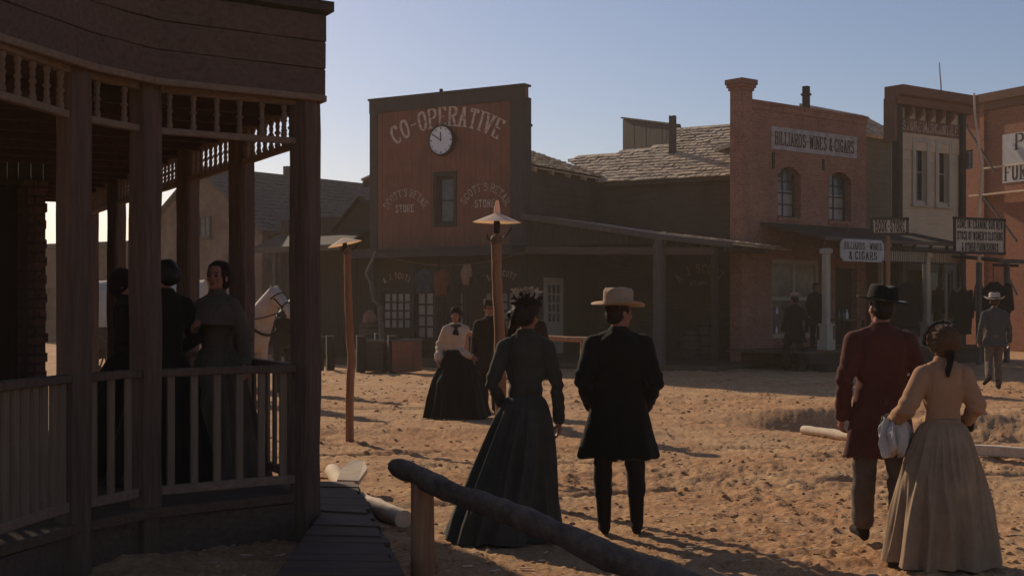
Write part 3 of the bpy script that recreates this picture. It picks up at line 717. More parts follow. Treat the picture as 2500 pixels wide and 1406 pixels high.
def sack(p, lab, mat, rz, h=.42):
    t = thing('sack', lab, 'sack', p, rz); mb = MB(); mb.ell((0, 0, h*.42), (.2, .14, h*.44)); mb.ell((.03, .02, h*.8), (.09, .07, .06)); mb.ell((0, 0, h*.2), (.22, .16, h*.2)); me = fuse(mb, .02, 3); wrinkle(me, .03, (8, 8, 7), 3)
    c = coords(me); c[:, 2] = np.maximum(c[:, 2], 0); setco(me, c); link('body', me, mat, t, 180)
pb = CO.w(CO.at(902, 800, -1.0)[0], -1.0, .16); b_ = thing('barrel', 'wooden barrel at the left corner of the red store with a sack on top', 'barrel', pb)
MB().lathe([(.22, 0), (.27, .12), (.3, .35), (.31, .5), (.3, .65), (.27, .86), (.24, .98), (.22, .95), (.05, .95)], n=24).build('staves', W_clap, b_, 50)
mb = MB()
for zz, r in ((.14, .276), (.36, .304), (.64, .304), (.86, .274)): mb.lathe([(r, zz-.02), (r+.008, zz-.02), (r+.008, zz+.02), (r, zz+.02)], n=24, cap=False)
mb.build('hoop', IRON, b_, 40)
sack(pb+Vector((0, 0, .96)), 'pale sack sitting on the barrel at the corner of the red store', C_sack, .4)
sack(CO.w(CO.at(866, 800, -1.5)[0], -1.5, gz(*list(CO.w(CO.at(866, 800, -1.5)[0], -1.5, 0))[:2])), 'pale sack lying on the ground before the plank shed', CANVAS, 1.2, .5)
# grey false front standing behind the shingle roof
BF = Fac((X(1522, 46), 46), (X(1660, 43), 43))
bf = thing('false_front', 'plain grey plank false front showing above the shingle roof', 'building', BF.O, BF.rz)
z1_ = BF.at(1522, 290)[1]; z2_ = BF.at(1640, 312)[1]
mb = MB(); u = 0
while u < BF.L:
    uu = min(u+.24, BF.L); zt = z1_+(z2_-z1_)*((u+uu)/2)/BF.L
    mb.box((u+.003, -.02-random.uniform(0, .01), 0), (uu-.003, .05, zt)); u = uu
mb.build('wall', W_greyz, bf)
mb = MB(); mb.beam((-.03, -.03, z1_+.03), (BF.L, -.03, z2_+.03), .12, .06); mb.box((-.03, .05, 0), (.03, 1.6, z1_-.05)); mb.build('coping_board', W_greyz, bf)

# ------------------------------------------------------------------ brick billiard saloon
BI = Fac((6.06, 34.7), (X(2115, 38.2), 38.2))
bil = thing('saloon_building', 'red brick two storey saloon with corner chimney pier and whitewashed sign over arched windows', 'building', BI.O, BI.rz)
LB = BI.L
zt0 = BI.at(1838, 250)[1]; zt1 = BI.at(2113, 292)[1]
def bh(px0, py0, px1, py1): a = BI.at(px0, py1); b = BI.at(px1, py0); return (a[0], b[0], a[1], b[1])
wA = bh(1899, 392, 1955, 515); wB = bh(2024, 406, 2078, 526)
wA = (wA[0], wA[1], 4.05, 5.45); wB = (wB[0], wB[1], 4.05, 5.45)
dw = bh(1885, 636, 2005, 838); dw = (dw[0], dw[1], .75, dw[3]); dd = bh(2040, 655, 2092, 850); dd = (dd[0], dd[1], .5, dd[3])
mb = MB(); wall(mb, 0, LB, 0, (zt0+zt1)/2, .32, [wA, wB, dw, dd])
def spandrel(mb, h, y0, t):
    u0, u1, _, z1 = h; n = 10; rise = .22; w_ = (u1-u0)/2
    for i in range(n):
        xa, xb = -1+2*i/n, -1+2*(i+1)/n
        fa, fb = z1-rise*xa*xa, z1-rise*xb*xb
        mb.prism([(u0+w_*(1+xa), y0, fa), (u0+w_*(1+xb), y0, fb), (u0+w_*(1+xb), y0, z1+.004), (u0+w_*(1+xa), y0, z1+.004)], (0, t, 0))
spandrel(mb, wA, .001, .30); spandrel(mb, wB, .001, .30)
mb.box((1.35, .33, 0), (1.5, .95, 6.3)); mb.box((LB-.3, .33, 0), (LB-.002, 3, 6.3)); mb.box((1.5, .8, 0), (LB-.3, .95, 6.2))
mb.build('wall', BR_bil, bil)
mb = MB(); p0 = .42; pt = BI.at(1815, 193)[1]
mb.box((-.02, -.04, 0), (p0, .36, pt-.42))
for k, (e, z0, z1) in enumerate(((.0, pt-.42, pt-.3), (.035, pt-.298, pt-.22), (.07, pt-.218, pt-.14), (.10, pt-.138, pt))): mb.box((-.02-e, -.04-e, z0), (p0+e, .36+e, z1))
mb.build('chimney', BR_bil, bil)
mb = MB(); zc = (zt0+zt1)/2; mb.box((p0+.01, -.05, zc-.0), (LB+.04, .36, zc+.08)); mb.box((p0+.01, -.03, zc-.16), (LB+.02, -.002, zc-.003)); mb.build('parapet_cap', BR_bil, bil)
for h in (wA, wB):
    f = window(bil, h[0], h[1], h[2], h[3]-.01, 2, 4, y=.24, fr=.06, mu=.04, fm=W_trimdark, gm=GL_curt, gm2=GL_grey, split=.56, proud=.02, sill=False)
    mb = MB(); mb.box((h[0]-.05, -.05, h[2]-.1), (h[1]+.05, .2, h[2]-.002)); mb.build('sill', BR_bil, f)
a = BI.at(1882, 364); b = BI.at(2090, 323)
c = BI.at(1882, 308)
mb = MB(); mb.box((a[0], -.03, a[1]), (b[0], -.003, c[1])); sb = mb.build('sign_board', P_wash, bil)
mb = MB(); put_text(mb, lettering('BILLIARDS-WINES & CIGARS', (c[1]-a[1])*.56, width=(b[0]-a[0])*.93, a=.85, b=.3, gap=1.0), (a[0]+b[0])/2, a[1]+(c[1]-a[1])*.22, y=-.033); mb.build('lettering', P_black, sb)
mb = MB()
for px, py0, py1 in ((1887, 372, 412), (2009, 390, 416)):
    a = BI.at(px, py1); b = BI.at(px, py0); mb = MB(); mb.box((a[0]-.04, -.035, a[1]), (a[0]+.04, -.003, b[1])); mb.build('wall_anchor', IRON, bil)
f = window(bil, *dw, 2, 2, y=.12, fr=.12, mu=.10, fm=W_white, gm=GL_shop)
mb = MB(); mb.box((dw[0]-.04, .02, dw[2]-.25), (dw[1]+.04, .1, dw[2]-.07)); mb.build('base_panel', W_white, f)
mb = MB(); rr = random.Random(5)
for k in range(12):
    u = dw[0]+.2+(dw[1]-dw[0]-.5)*rr.random()*.62; z = dw[2]+.3+rr.random()*1.0
    if k > 8: break
    zsh = dw[2]+.14+.52*(k % 2); bt = thing('bottle', 'small glass bottle standing inside the saloon shop window', 'bottle', BI.w(u, .02, zsh), 0, 'bottles in the saloon window')
    MB().lathe([(.03, 0), (.034, .1), (.012, .15), (.012, .2)], n=8).build('glass', CLOCK, bt, 40)  # bright white colour stands in for sun glints on the bottles
mb = MB(); mb.box((dd[0], .2, dd[2]), (dd[1], .25, dd[3])); mb.build('door', W_dark, bil)
mb = MB(); u, zz = BI.at(1968, 213, 1.08); mb.box((u-.08, 1.0, zt0-1.5), (u+.08, 1.16, zz+.02)); mb.box((u-.11, .97, zz-.25), (u+.11, 1.19, zz-.19)); mb.build('stove_pipe', IRON, bil)
mb = MB(); mb.prism([(1.4, .33, 6.3), (LB-.3, .33, 6.3), (LB-.3, 3.0, 6.1), (2.2, 3.0, 6.1)], (0, 0, .1)); mb.build('roof', W_shingdk, bil)
# boardwalk and awning of the saloon
DKZ = .5
aw = thing('saloon_awning', 'timber awning on white posts with slatted valance along the brick saloon', 'awning', BI.O, BI.rz)
ue = 7.3; us = .75
mb = MB()
mb.prism([(us, -.04, 3.88), (us, -2.15, 3.40), (us, -2.15, 3.33), (us, -.04, 3.80)], (ue-us, 0, 0))
for k in range(9): mb.box((us+.05+k*(ue-us-.2)/8, -2.12, 3.22), (us+.12+k*(ue-us-.2)/8, -2.05, 3.335))
mb.build('roof', W_darkx, aw)
mb = MB(); mb.beam((us, -2.17, 3.36), (ue, -2.17, 3.36), .04, .10, jit=.004, seg=8); mb.build('fascia_board', W_grey, aw)
mb = MB(); mb.beam((1.6, -2.0, 3.17), (ue, -2.0, 3.17), .1, .1); mb.beam((1.6, -2.0, 2.83), (ue, -2.0, 2.83), .04, .04); mb.build('valance_rail', W_trimdark, aw)
mb = MB(); u = 1.75
while u < ue-.1: mb.box((u, -2.02, 2.85), (u+.035, -1.98, 3.12)); u += .105
mb.build('valance_slat', W_white, aw)
def turned(mb, u, y):
    b = .165
    mb.box((u-b, y-b, DKZ), (u+b, y+b, DKZ+.26)); mb.box((u-.12, y-.12, DKZ+.262), (u+.12, y+.12, DKZ+.62)); mb.box((u-.15, y-.15, DKZ+.622), (u+.15, y+.15, DKZ+.68))
    mb.beam((u, y, DKZ+.68), (u, y, 3.12), .17, .17, up=(0, 1, 0)); mb.box((u-.12, y-.12, 2.98), (u+.12, y+.12, 3.1))
for px in (2017, 2262):
    u = BI.at(px, 700, -2)[0]; mb = MB(); turned(mb, u, -2.0); mb.build('post', W_white, aw)
u = BI.at(2150, 700, -.3)[0]; mb = MB(); mb.beam((u, -.3, DKZ), (u, -.3, 3.6), .12, .12, up=(0, 1, 0)); mb.build('post', W_white, aw)
bw = thing('boardwalk', 'raised plank boardwalk in front of the brick saloon', 'boardwalk', BI.O, BI.rz)
mb = MB(); u = -.6
while u < 8.2: mb.box((u+.004, -2.5, DKZ-.06), (u+.2, -.01, DKZ-random.uniform(0, .008))); u += .205
mb.build('planking', W_deck, bw)
mb = MB(); mb.box((-.58, -2.42, .0), (8.2, -2.38, DKZ-.065)); mb.build('skirt_board', W_darkx, bw)
mb = MB(); mb.box((-.2, -2.95, 0), (1.6, -2.52, .2)); mb.build('step', W_darkx, bw)

# hanging sign, bookstore sign
def oct_sign():
    u0 = BI.at(2052, 612, -2.25)[0]; u1 = BI.at(2157, 612, -2.25)[0]; zc = BI.at(2105, 612, -2.25)[1]; hh = .29; cw = (u1-u0)/2
    t = thing('hanging_sign', 'white eight sided billiards and wines sign hanging from the saloon awning', 'sign', BI.w((u0+u1)/2, -2.25, zc), BI.rz)
    c = .12; pl = [(-cw+c, -hh), (cw-c, -hh), (cw, -hh+c), (cw, hh-c), (cw-c, hh), (-cw+c, hh), (-cw, hh-c), (-cw, -hh+c)]
    MB().prism([(x, -.02, z) for x, z in pl], (0, .04, 0)).build('board', P_signwhite, t)
    mb = MB(); put_text(mb, lettering('BILLIARDS - WINES', .17, width=cw*1.75, a=.7, b=.3, gap=1.2), 0, .03, y=-.024); put_text(mb, lettering('& CIGARS', .2, width=cw*1.3, a=.8, b=.3), 0, -.23, y=-.024); mb.build('lettering', P_black, t)
    mb = MB(); mb.tube([(-cw*.6, 0, hh), (-cw*.6, .06, hh+.35)], .012, 6); mb.tube([(cw*.6, 0, hh), (cw*.6, .06, hh+.35)], .012, 6); mb.build('hanger', IRON, t)
oct_sign()
def board_sign(px0, py0, px1, py1, d, rz, lines, label, tilt=0.0, pole=None, name='sign', corner=0.0, frame=None, bm=P_signtan, hts=None, wid=.9, wids=None, side=None):
    cx, cy = (px0+px1)/2, (py0+py1)/2; c = CAM+ray(cx, cy)*d; k = F/d
    hw = (px1-px0)/2/k/max(.3, math.cos(rz)); hh = (py1-py0)/2/k
    t = thing(name, label, 'sign', (c.x, c.y, gz(c.x, c.y) if pole else c.z), rz)
    zb = c.z if pole else 0
    zb -= t.location.z if pole else 0
    M = Matrix.Translation((0, 0, zb)) @ Matrix.Rotation(-tilt, 4, 'Y')
    pl = [(-hw, -hh), (hw-corner, -hh), (hw, -hh+corner), (hw, hh-corner*.0), (hw-0, hh), (-hw+corner, hh), (-hw, hh-corner)]
    mb = MB(); mb.prism([M @ Vector((x, -.025, z)) for x, z in pl], (0, .05, 0)); b = mb.build('board', bm, t)
    n = len(lines)
    mb = MB()
    for i, s in enumerate(lines):
        h_ = 2*hh/n*.68; zz = hh-2*hh*(i+1)/n+2*hh/n*.17
        q = lettering(s, h_, width=2*hw*(wids[i] if wids else wid), a=.95, b=.6, gap=1.5, serif=False)
        q = [[((M.to_3x3() @ Vector((x, 0, z+zz))).x, (M.to_3x3() @ Vector((x, 0, z+zz))).z) for x, z in p] for p in q]
        put_text(mb, q, 0, zb, y=-.03)
    mb.build('lettering', P_black, t)
    if frame:
        mb = MB(); f_ = .05
        for p, q in (((-hw-f_, hh), (hw+f_, hh)), ((-hw-f_, -hh), (hw+f_, -hh)), ((-hw, -hh), (-hw, hh)), ((hw, -hh), (hw, hh))):
            mb.beam(M @ Vector((p[0], -.01, p[1])), M @ Vector((q[0], -.01, q[1])), f_*1.4, f_*1.2, up=(0, 1, 0))
        mb.build('frame', W_trimdark, t)
    if pole:
        mb = MB(); mb.beam((0, .06, 0), (.0, .05, zb+hh*.6), pole, pole, up=(0, 1, 0), jit=.004, seg=5); mb.build('pole', W_pole, t)
    return t
board_sign(2122, 534, 2220, 572, 32.2, BI.rz*.6, ['BOOK-STORE'], 'tilted tan book-store sign on a pole in front of the saloon awning', tilt=R(1.2), pole=.085, corner=.1, frame=True, wid=.84)

# ------------------------------------------------------------------ small plank house behind the saloon
PH = Fac((X(2085, 41.5), 41.5), (X(2200, 43.5), 43.5))
ph = thing('plank_house', 'tan plank house with sunlit shingle roof squeezed between saloon and mercantile', 'building', PH.O, PH.rz)
ze = PH.at(2140, 336)[1]
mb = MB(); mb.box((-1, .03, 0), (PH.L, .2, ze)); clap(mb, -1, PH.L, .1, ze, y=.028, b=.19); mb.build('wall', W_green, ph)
def rp(u, v): return Vector((-1+u, -.25+v*math.cos(R(32)), ze-.02+v*math.sin(R(32))))
mb = MB(); shingles(mb, rp, 1, 9, PH.L+1, 1.9); mb.prism([rp(0, 0), rp(PH.L+1, 0), rp(PH.L+1, 1.9), rp(0, 1.9)], (0, .01, -.06)); mb.build('roof', W_shingle, ph)

# ------------------------------------------------------------------ mercantile with bracketed cornice
ME = Fac((X(2184, 38.3), 38.3), (X(2352, 40.3), 40.3))
mer = thing('mercantile_building', 'tall narrow mercantile with bracketed brown cornice and two slim windows', 'building', ME.O, ME.rz)
LM = ME.L; zt = ME.at(2200, 213)[1]; zcb = ME.at(2200, 240)[1]
ws = []
for px0, px1 in ((2237, 2264), (2293, 2318)):
    a = ME.at(px0, 492); b = ME.at(px1, 345); ws.append((a[0], b[0], ME.at(2250, 492)[1], ME.at(2250, 346)[1]))
mb = MB(); wall(mb, .25, LM-.18, 3.4, zt-.1, .18, ws, y=.06)
for (a0, a1) in ((.25, ws[0][0]-.16), (ws[0][1]+.16, ws[1][0]-.16), (ws[1][1]+.16, LM-.18)): clap(mb, a0, a1, ws[0][2]-.1, ws[0][3]+.1, y=.058, b=.1, t=.014)
clap(mb, .25, LM-.18, 3.5, ws[0][2]-.2, y=.058, b=.1, t=.014)
mb.build('wall', W_tan, mer)
for h in ws:
    f = window(mer, *h, 1, 2, y=.16, fr=.05, fm=W_white, gm=GL_dark, proud=.02, sill=False)
    mb = MB()
    mb.box((h[0]-.15, -.0, h[2]-.1), (h[0]-.002, .05, h[3]+.12)); mb.box((h[1]+.002, -.0, h[2]-.1), (h[1]+.15, .05, h[3]+.12)); mb.box((h[0]-.002, .002, h[3]), (h[1]+.002, .05, h[3]+.12)); mb.box((h[0]-.18, -.03, h[2]-.16), (h[1]+.18, .05, h[2]-.102)); mb.build('casing', W_white, f)
mb = MB(); mb.beam((.12, .0, 0), (.12, .0, zt-.35), .25, .25, up=(0, 1, 0)); mb.build('corner_board', W_trimdark, mer)
mb = MB(); mb.beam((LM-.09, .0, 0), (LM-.09, .0, zt-.35), .18, .22, up=(0, 1, 0)); mb.build('corner_board', W_trimdark, mer)
mb = MB()
prof = [(.05, zcb-.25), (-.16, zcb-.2), (-.2, zcb), (-.34, zcb+.06), (-.36, zt), (.3, zt), (.3, zcb-.25)]
mb.prism([(-.08, y, z) for y, z in prof], (LM+.34, 0, 0)); mb.box((-.12, -.1, zcb-1.3), (-.01, .3, zt-.35)); mb.build('cornice', W_brown, mer)
mb = MB()
for k in range(5):
    u = .55+k*(LM-1.05)/4.6; zz = zcb-.26
    mb = MB(); mb.prism([(u, .055, zz), (u, -.2, zz), (u, -.17, zz-.15), (u, -.03, zz-.28), (u, -.02, zz-.5), (u, .055, zz-.55)], (.13, 0, 0))
    mb.build('cornice_bracket', W_brown, mer)
za = ME.at(2205, 322)[1]; zb_ = ME.at(2205, 288)[1]
mb = MB(); mb.box((.26, .0, za), (LM-.19, .045, zb_)); sb = mb.build('sign_band', W_brown, mer)
mb = MB(); put_text(mb, lettering('STORE MERCANTILE', (zb_-za)*.62, width=(LM-.45)*.93, a=.75, b=.4, gap=1.3), (LM+.07)/2, za+(zb_-za)*.19, y=-.004); mb.build('lettering', P_faint, sb)
mb = MB(); mb.box((.25, .02, za-.5), (LM-.18, .056, za-.005)); mb.build('frieze_board', W_tan, mer)
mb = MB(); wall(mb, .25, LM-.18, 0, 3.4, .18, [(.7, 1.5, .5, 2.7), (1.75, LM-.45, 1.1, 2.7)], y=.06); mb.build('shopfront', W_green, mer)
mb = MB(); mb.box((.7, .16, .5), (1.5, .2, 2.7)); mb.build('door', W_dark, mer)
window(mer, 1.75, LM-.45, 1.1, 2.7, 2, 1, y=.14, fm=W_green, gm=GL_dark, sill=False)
mb = MB(); mb.box((.02, .26, 0), (.2, 5, 3.3)); mb.box((LM-.2, .26, 0), (LM-.02, 5, 3.3)); mb.box((.2, .26, 3.1), (LM-.2, 5, 3.25)); mb.build('side_wall', W_brown, mer)
mb = MB(); a = ME.at(2305, 231); mb.tube([(a[0]+.0, .1, zt-.1), (a[0]-.02, .1, zt+.3), (a[0]-.07, .1, zt+.65), (a[0]-.09, .1, zt+.95)], [.022, .02, .016, .012], 7); mb.build('roof_stick', W_pole, mer)

# clothing awning with its sign
AW2 = Fac(tuple(ME.w(.9, -2.9, 0))[:2], tuple(ME.w(3.4, -2.9, 0))[:2])
aw2 = thing('shop_awning', 'dark plank awning on slim posts before the mercantile, carrying the clothing sign', 'awning', AW2.O, AW2.rz)
zA = AW2.at(2390, 634)[1]
uR = AW2.at(2498, 700)[0]
mb = MB(); mb.prism([(-.3, -.1, zA), (-.3, 2.8, zA+.35), (-.3, 2.8, zA+.28), (-.3, -.1, zA-.06)], (uR+.3, 0, 0)); mb.build('roof', W_darkx, aw2)
mb = MB(); mb.beam((-.3, -.12, zA-.02), (uR, -.12, zA-.02), .04, .12); mb.build('fascia_board', W_grey, aw2)
for px in (2390, 2458):
    u = AW2.at(px, 800)[0]; mb = MB(); mb.beam((u, 0, 0), (u, 0, zA-.07), .13, .13, up=(0, 1, 0), jit=.004, seg=4); mb.build('post', W_greyz, aw2)
for px in (2300, 2342):
    u = AW2.at(px, 800, 1.6)[0]; mb = MB(); mb.beam((u, 1.6, 0), (u, 1.6, zA+.1), .12, .12, up=(0, 1, 0), jit=.004, seg=4); mb.build('post', W_greyz, aw2)
mb = MB(); mb.beam((-.3, .05, zA-.13), (uR-.2, .05, zA-.13), .07, .08); mb.build('hanging_rail', W_dark, aw2)
dS = AW2.w(AW2.at(2388, 580)[0], 0, 0).y
board_sign(2317, 535, 2465, 618, dS-.05, AW2.rz*.75, ['COME IN: EXAMINE OUR NEW', "STOCK OF WOMEN'S CLOTHING", '& OTHER FURNISHINGS'], 'large framed tan sign inviting people to examine the new clothing stock, standing on an awning', frame=True, wids=[.92, .92, .74], name='shop_sign')

# ------------------------------------------------------------------ orange brick building at the right edge
RB = Fac((16.9, 50), (16.9+.43*6.5, 50-.9*6.5))
rb = thing('brick_building', 'sunlit orange brick building with torn whitewashed sign at the right edge', 'building', RB.O, RB.rz)
zt = RB.at(2365, 240)[1]; LR = 6.5
hs = [(RB.at(2352, 412)[0]+.1, RB.at(2372, 412)[0], RB.at(2360, 412)[1], RB.at(2360, 362)[1])]
hs = [(RB.at(2353, 412)[0], RB.at(2376, 412)[0], RB.at(2370, 412)[1], RB.at(2370, 366)[1])]
mb = MB(); wall(mb, -.9, LR, 0, zt-.2, .3, hs); mb.box((RB.at(2398, 400)[0], -.12, 0), (RB.at(2408, 400)[0], -.003, zt-.3)); mb.box((LR-.3, .3, 0), (LR, 7, zt-.3)); mb.box((-.9, .3, 0), (-.6, 7, zt-.3)); mb.build('wall', BR_sun, rb)
window(rb, *hs[0], 2, 4, y=.12, fr=.03, mu=.03, fm=W_trimdark, gm=GL_grey, proud=.02, sill=False)
mb = MB(); prof = [(-.003, zt-.62), (-.10, zt-.58), (-.12, zt-.35), (-.26, zt-.3), (-.3, zt), (.3, zt), (.3, zt-.2), (-.003, zt-.2)]
mb.prism([(-.9, y, z) for y, z in prof], (LR+.95, 0, 0)); mb.build('cornice', W_brown, rb)
a = RB.at(2449, 448); b = RB.at(2449, 330)
mb = MB(); mb.box((a[0], -.03, a[1]), (LR-.1, -.003, b[1])); sb = mb.build('sign_board', P_signwhite, rb)
zq = RB.at(2470, 412)[1]
mb = MB(); put_text(mb, lettering('PLAIN', .55, width=2.3), a[0]+1.75, RB.at(2480, 362)[1]-.05, y=-.033); put_text(mb, lettering('FURNITURE', .55, width=3.0, a=.9), a[0]+1.6, RB.at(2470, 440)[1], y=-.033); mb.build('lettering', P_black, sb)
mb = MB()
for py, px in ((480, 2384), (412, 2415)):
    q = RB.at(px, py); mb = MB(); mb.beam((q[0], -.25, q[1]), (LR, -.25, q[1]), .3 if py > 450 else .06, .06, jit=.006, seg=6); mb.build('ledge_plank', W_pale, rb)
mb = MB()
for p, q in (((2410, 470), (2500, 590)), ((2370, 300), (2445, 420)), ((2470, 660), (2500, 720))):
    A_, B_ = RB.at(*p), RB.at(*q); mb = MB(); mb.beam((A_[0], -.35, A_[1]), (B_[0], -.35, B_[1]), .07, .07); mb.build('scaffold_brace', W_greyz, rb)
# crooked pole in front
def stick(px_list, d, r, lab, name='crooked_pole', mat=W_pole, cat='pole'):
    pts = [CAM+ray(px, py)*d for px, py in px_list]; b = pts[0].copy(); z0 = gz(b.x, b.y)-.1
    t = thing(name, lab, cat, (b.x, b.y, z0+.1))
    q = [p-Vector((b.x, b.y, z0+.1)) for p in pts]; q = [Vector((q[0].x, 0, -.1))]+q
    n = len(q); MB().tube(q, [r*(1-.55*i/(n-1)) for i in range(n)], 8, jit=.05).build('shaft', mat, t, 60); return t
stick([(2392, 860), (2391, 640), (2390, 530), (2395, 450), (2398, 420), (2389, 350), (2381, 290), (2378, 228)], 36.4, .06, 'thin crooked pole rising in front of the orange brick wall', mat=W_pale)

# ------------------------------------------------------------------ stucco gable house and dark shed on the left
e1 = Vector((.8, -.6, 0)); e2 = Vector((.6, .8, 0)); AP = Vector((-10.66, 45, 0)); hw = 3.04
GH = Fac(tuple(AP-e1*hw)[:2], tuple(AP+e1*hw)[:2])
gh = thing('stucco_house', 'tan stucco gable house with grey shingle roof beyond the porch', 'building', GH.O, GH.rz)
za, ze = 6.37, 4.24; Lh = 9.5
wn = (GH.at(489, 582)[0], GH.at(517, 528)[0], GH.at(489, 582)[1], GH.at(517, 528)[1])
mb = MB(); wall(mb, 0, 2*hw, 0, ze, .25, [(wn[0], wn[1], wn[2], min(wn[3], ze-.02))] if wn[3] < ze else [])
mb.prism([(0, .0, ze+.001), (2*hw, .0, ze+.001), (hw, .0, za)], (0, .25, 0)); mb.box((2*hw-.2, .26, 0), (2*hw, Lh, ze-.02)); mb.box((0, .26, 0), (.2, Lh, ze-.02))
mb.build('wall', STUC, gh)
if wn[3] < ze: window(gh, *wn, 2, 2, y=.1, fr=.07, fm=W_grey, gm=GL_grey)
else: window(gh, *wn, 2, 2, y=-.05, fr=.07, fm=W_grey, gm=GL_grey)
pit = math.atan2(za-ze, hw); sl_ = math.hypot(hw, za-ze)+.35
mb = MB()
def rg(u, v): return Vector((2*hw+.25-v*math.cos(pit), -.25+u, ze-.17+v*math.sin(pit)))
shingles(mb, rg, 1, 16, Lh+.2, sl_, w=.3)
mb.prism([rg(0, 0), rg(Lh+.2, 0), rg(Lh+.2, sl_), rg(0, sl_)], (0, 0, -.09))
mb.prism([(-.25, -.25, ze-.17), (-.25, Lh, ze-.17), (hw, Lh, za+.04), (hw, -.25, za+.04)], (0, 0, -.09))
mb.build('roof', W_shingdk, gh)
mb = MB(); mb.box((hw-.12, 3.9, za-.3), (hw+.12, 4.15, za+.3)); mb.box((hw-.12, 3.9, za+.301), (hw-.04, 4.15, za+.38)); mb.box((hw+.04, 3.9, za+.301), (hw+.12, 4.15, za+.38)); mb.build('chimney', STUCB, gh)
SH = Fac((X(760, 41), 41), (X(925, 39.0), 39.0))
sh = thing('plank_shed', 'low dark plank shed with small gable against the left side of the red store', 'building', SH.O, SH.rz)
zb_ = SH.at(840, 604)[1]; ga = SH.at(882, 487); gb = SH.at(832, 550)
mb = MB(); mb.box((-1.5, .03, 0), (SH.L, .2, zb_+.95)); planks(mb, -1.5, SH.L, .05, zb_+.95, y=.028); mb.build('wall', W_dark, sh)  # wall height added above the eave to shade the awning roof
mb = MB(); mb.prism([(gb[0]-.3, 0, zb_+.5), (2*ga[0]-gb[0]+.3, 0, zb_+.5), (ga[0], 0, ga[1])], (0, 3, 0)); mb.build('gable', W_dark, sh)
mb = MB(); mb.beam((gb[0]-.4, -.05, zb_+.46), (ga[0], -.05, ga[1]+.06), .2, .07); mb.beam((ga[0], -.051, ga[1]+.06), (2*ga[0]-gb[0]+.4, -.051, zb_+.46), .2, .07)
mb.prism([(-1.6, -1.2, zb_-.02), (-1.6, .02, zb_+.5), (-1.6, .02, zb_+.44), (-1.6, -1.2, zb_-.1)], (SH.L+1.2, 0, 0)); mb.build('roof', W_dark, sh)  # dark planks on the awning slope stand in for shade
mb = MB(); mb.beam((-1.6, -1.2, zb_-.06), (SH.L-.35, -1.2, zb_-.06), .06, .18); mb.build('fascia_board', W_grey, sh)
for u in (-.4, 1.2):
    mb = MB(); mb.beam((u, -1.1, 0), (u, -1.1, zb_-.1), .14, .14, up=(0, 1, 0)); mb.build('post', W_greyz, sh)
# distant low building seen through the porch
DB = Fac((X(60, 60), 60), (X(330, 56), 56))
db = thing('adobe_building', 'low brown adobe building far off between the porch posts', 'building', DB.O, DB.rz)
mb = MB(); wall(mb, 0, DB.L, 0, 4.2, .4, [(1, 2, 1, 2.4), (3.2, 4.2, 0, 2.3)]); mb.box((0, .4, 0), (DB.L, 5, 4.0)); mb.build('wall', STUCB, db)
mb = MB(); mb.box((-.2, -.25, 4.2), (DB.L+.2, 5.2, 4.4)); mb.build('roof', W_shingdk, db)

# ------------------------------------------------------------------ the porch on the left and its brick house
PC = Vector((-1.46, 9.25, 0)); PE = Vector((-.47, .88, 0)).normalized(); PN = Vector((.88, .47, 0)).normalized()
A0 = Vector((-2.86, 6.9, 0)); A1 = Vector((-2.675, 8.0, 0)); A2 = Vector((-2.405, 8.6, 0))
KB = Vector((-4.52, 12.7, 0)); EN = PC+PE*9.4
pr = thing('porch_house', 'dark brick house with a timber porch of square posts, spindle frieze and slatted railing', 'building', tuple(PC))
def up(p, z): return Vector((p.x, p.y, z))-PC
DK = .33; ZT = 3.10; ZB = 2.80
def post(p, ang, w=.17, top=ZT):
    mb = MB(); a = Vector((math.cos(ang), math.sin(ang), 0))
    g = gz(p.x, p.y)-.05
    mb.beam(up(p, g), up(p, top), w, w, up=a, jit=.005, seg=14)
    return mb.build('post', W_post, pr)
post(A1, R(50), .165); post(A2, R(62), .165); post(PC, R(62), .172)
for t_ in (1.55, 3.26, 4.9, 6.5, 8.1): post(PC+PE*t_, R(62), .165)
post(A0+(A0-A1)*.0+Vector((-.02, -.0, 0)), R(62), .165)
def rail_run(p, q, n0, mid=False, gap=.09, slat=.05):
    p, q = Vector(p), Vector(q); d = (q-p).normalized(); a, b = p+d*gap, q-d*gap
    mb = MB(); mb.beam(up(a, 1.205), up(b, 1.205), .09, .05, jit=.003, seg=5); r = mb.build('railing', W_post, pr)
    mb = MB(); mb.beam(up(a, .43), up(b, .43), .05, .06, jit=.003, seg=4); mb.build('bottom_rail', W_trim, r)
    Ln = (b-a).length; n = max(2, round(Ln/n0))
    for k in range(n):
        c = a.lerp(b, (k+.5)/n); mb = MB(); mb.beam(up(c, .455), up(c, 1.18), slat, .025, up=d.cross(Vector((0, 0, 1)))); mb.build('baluster', W_trimz, r)
def spindle_prof(z0, z1):
    h = z1-z0
    return [(.017, z0), (.024, z0+.02), (.014, z0+.05), (.019, z0+h*.3), (.013, z0+h*.42), (.026, z0+h*.5), (.013, z0+h*.58), (.019, z0+h*.72), (.014, z1-.05), (.024, z1-.02), (.017, z1)]
def frieze_run(p, q, n0, gap=.08, outer=True):
    p, q = Vector(p), Vector(q); d = (q-p).normalized(); a, b = p+d*gap, q-d*gap
    mb = MB(); mb.beam(up(a, ZB), up(b, ZB), .05, .045, jit=.002, seg=4); r = mb.build('frieze', W_trim, pr)
    mb = MB(); mb.beam(up(a, ZT-.02), up(b, ZT-.02), .06, .06, jit=.002, seg=4); mb.build('top_rail', W_trim, r)
    Ln = (b-a).length; n = max(2, round(Ln/n0))
    for k in range(n):
        c = a.lerp(b, (k+.5)/n); MB().lathe(spindle_prof(ZB+.022, ZT-.05), c=up(c, 0), n=10).build('spindle', W_trimz, r, 50)
rail_run(A0, A1, .10, slat=.06); rail_run(A1, A2, .14); rail_run(A2, PC, .17)
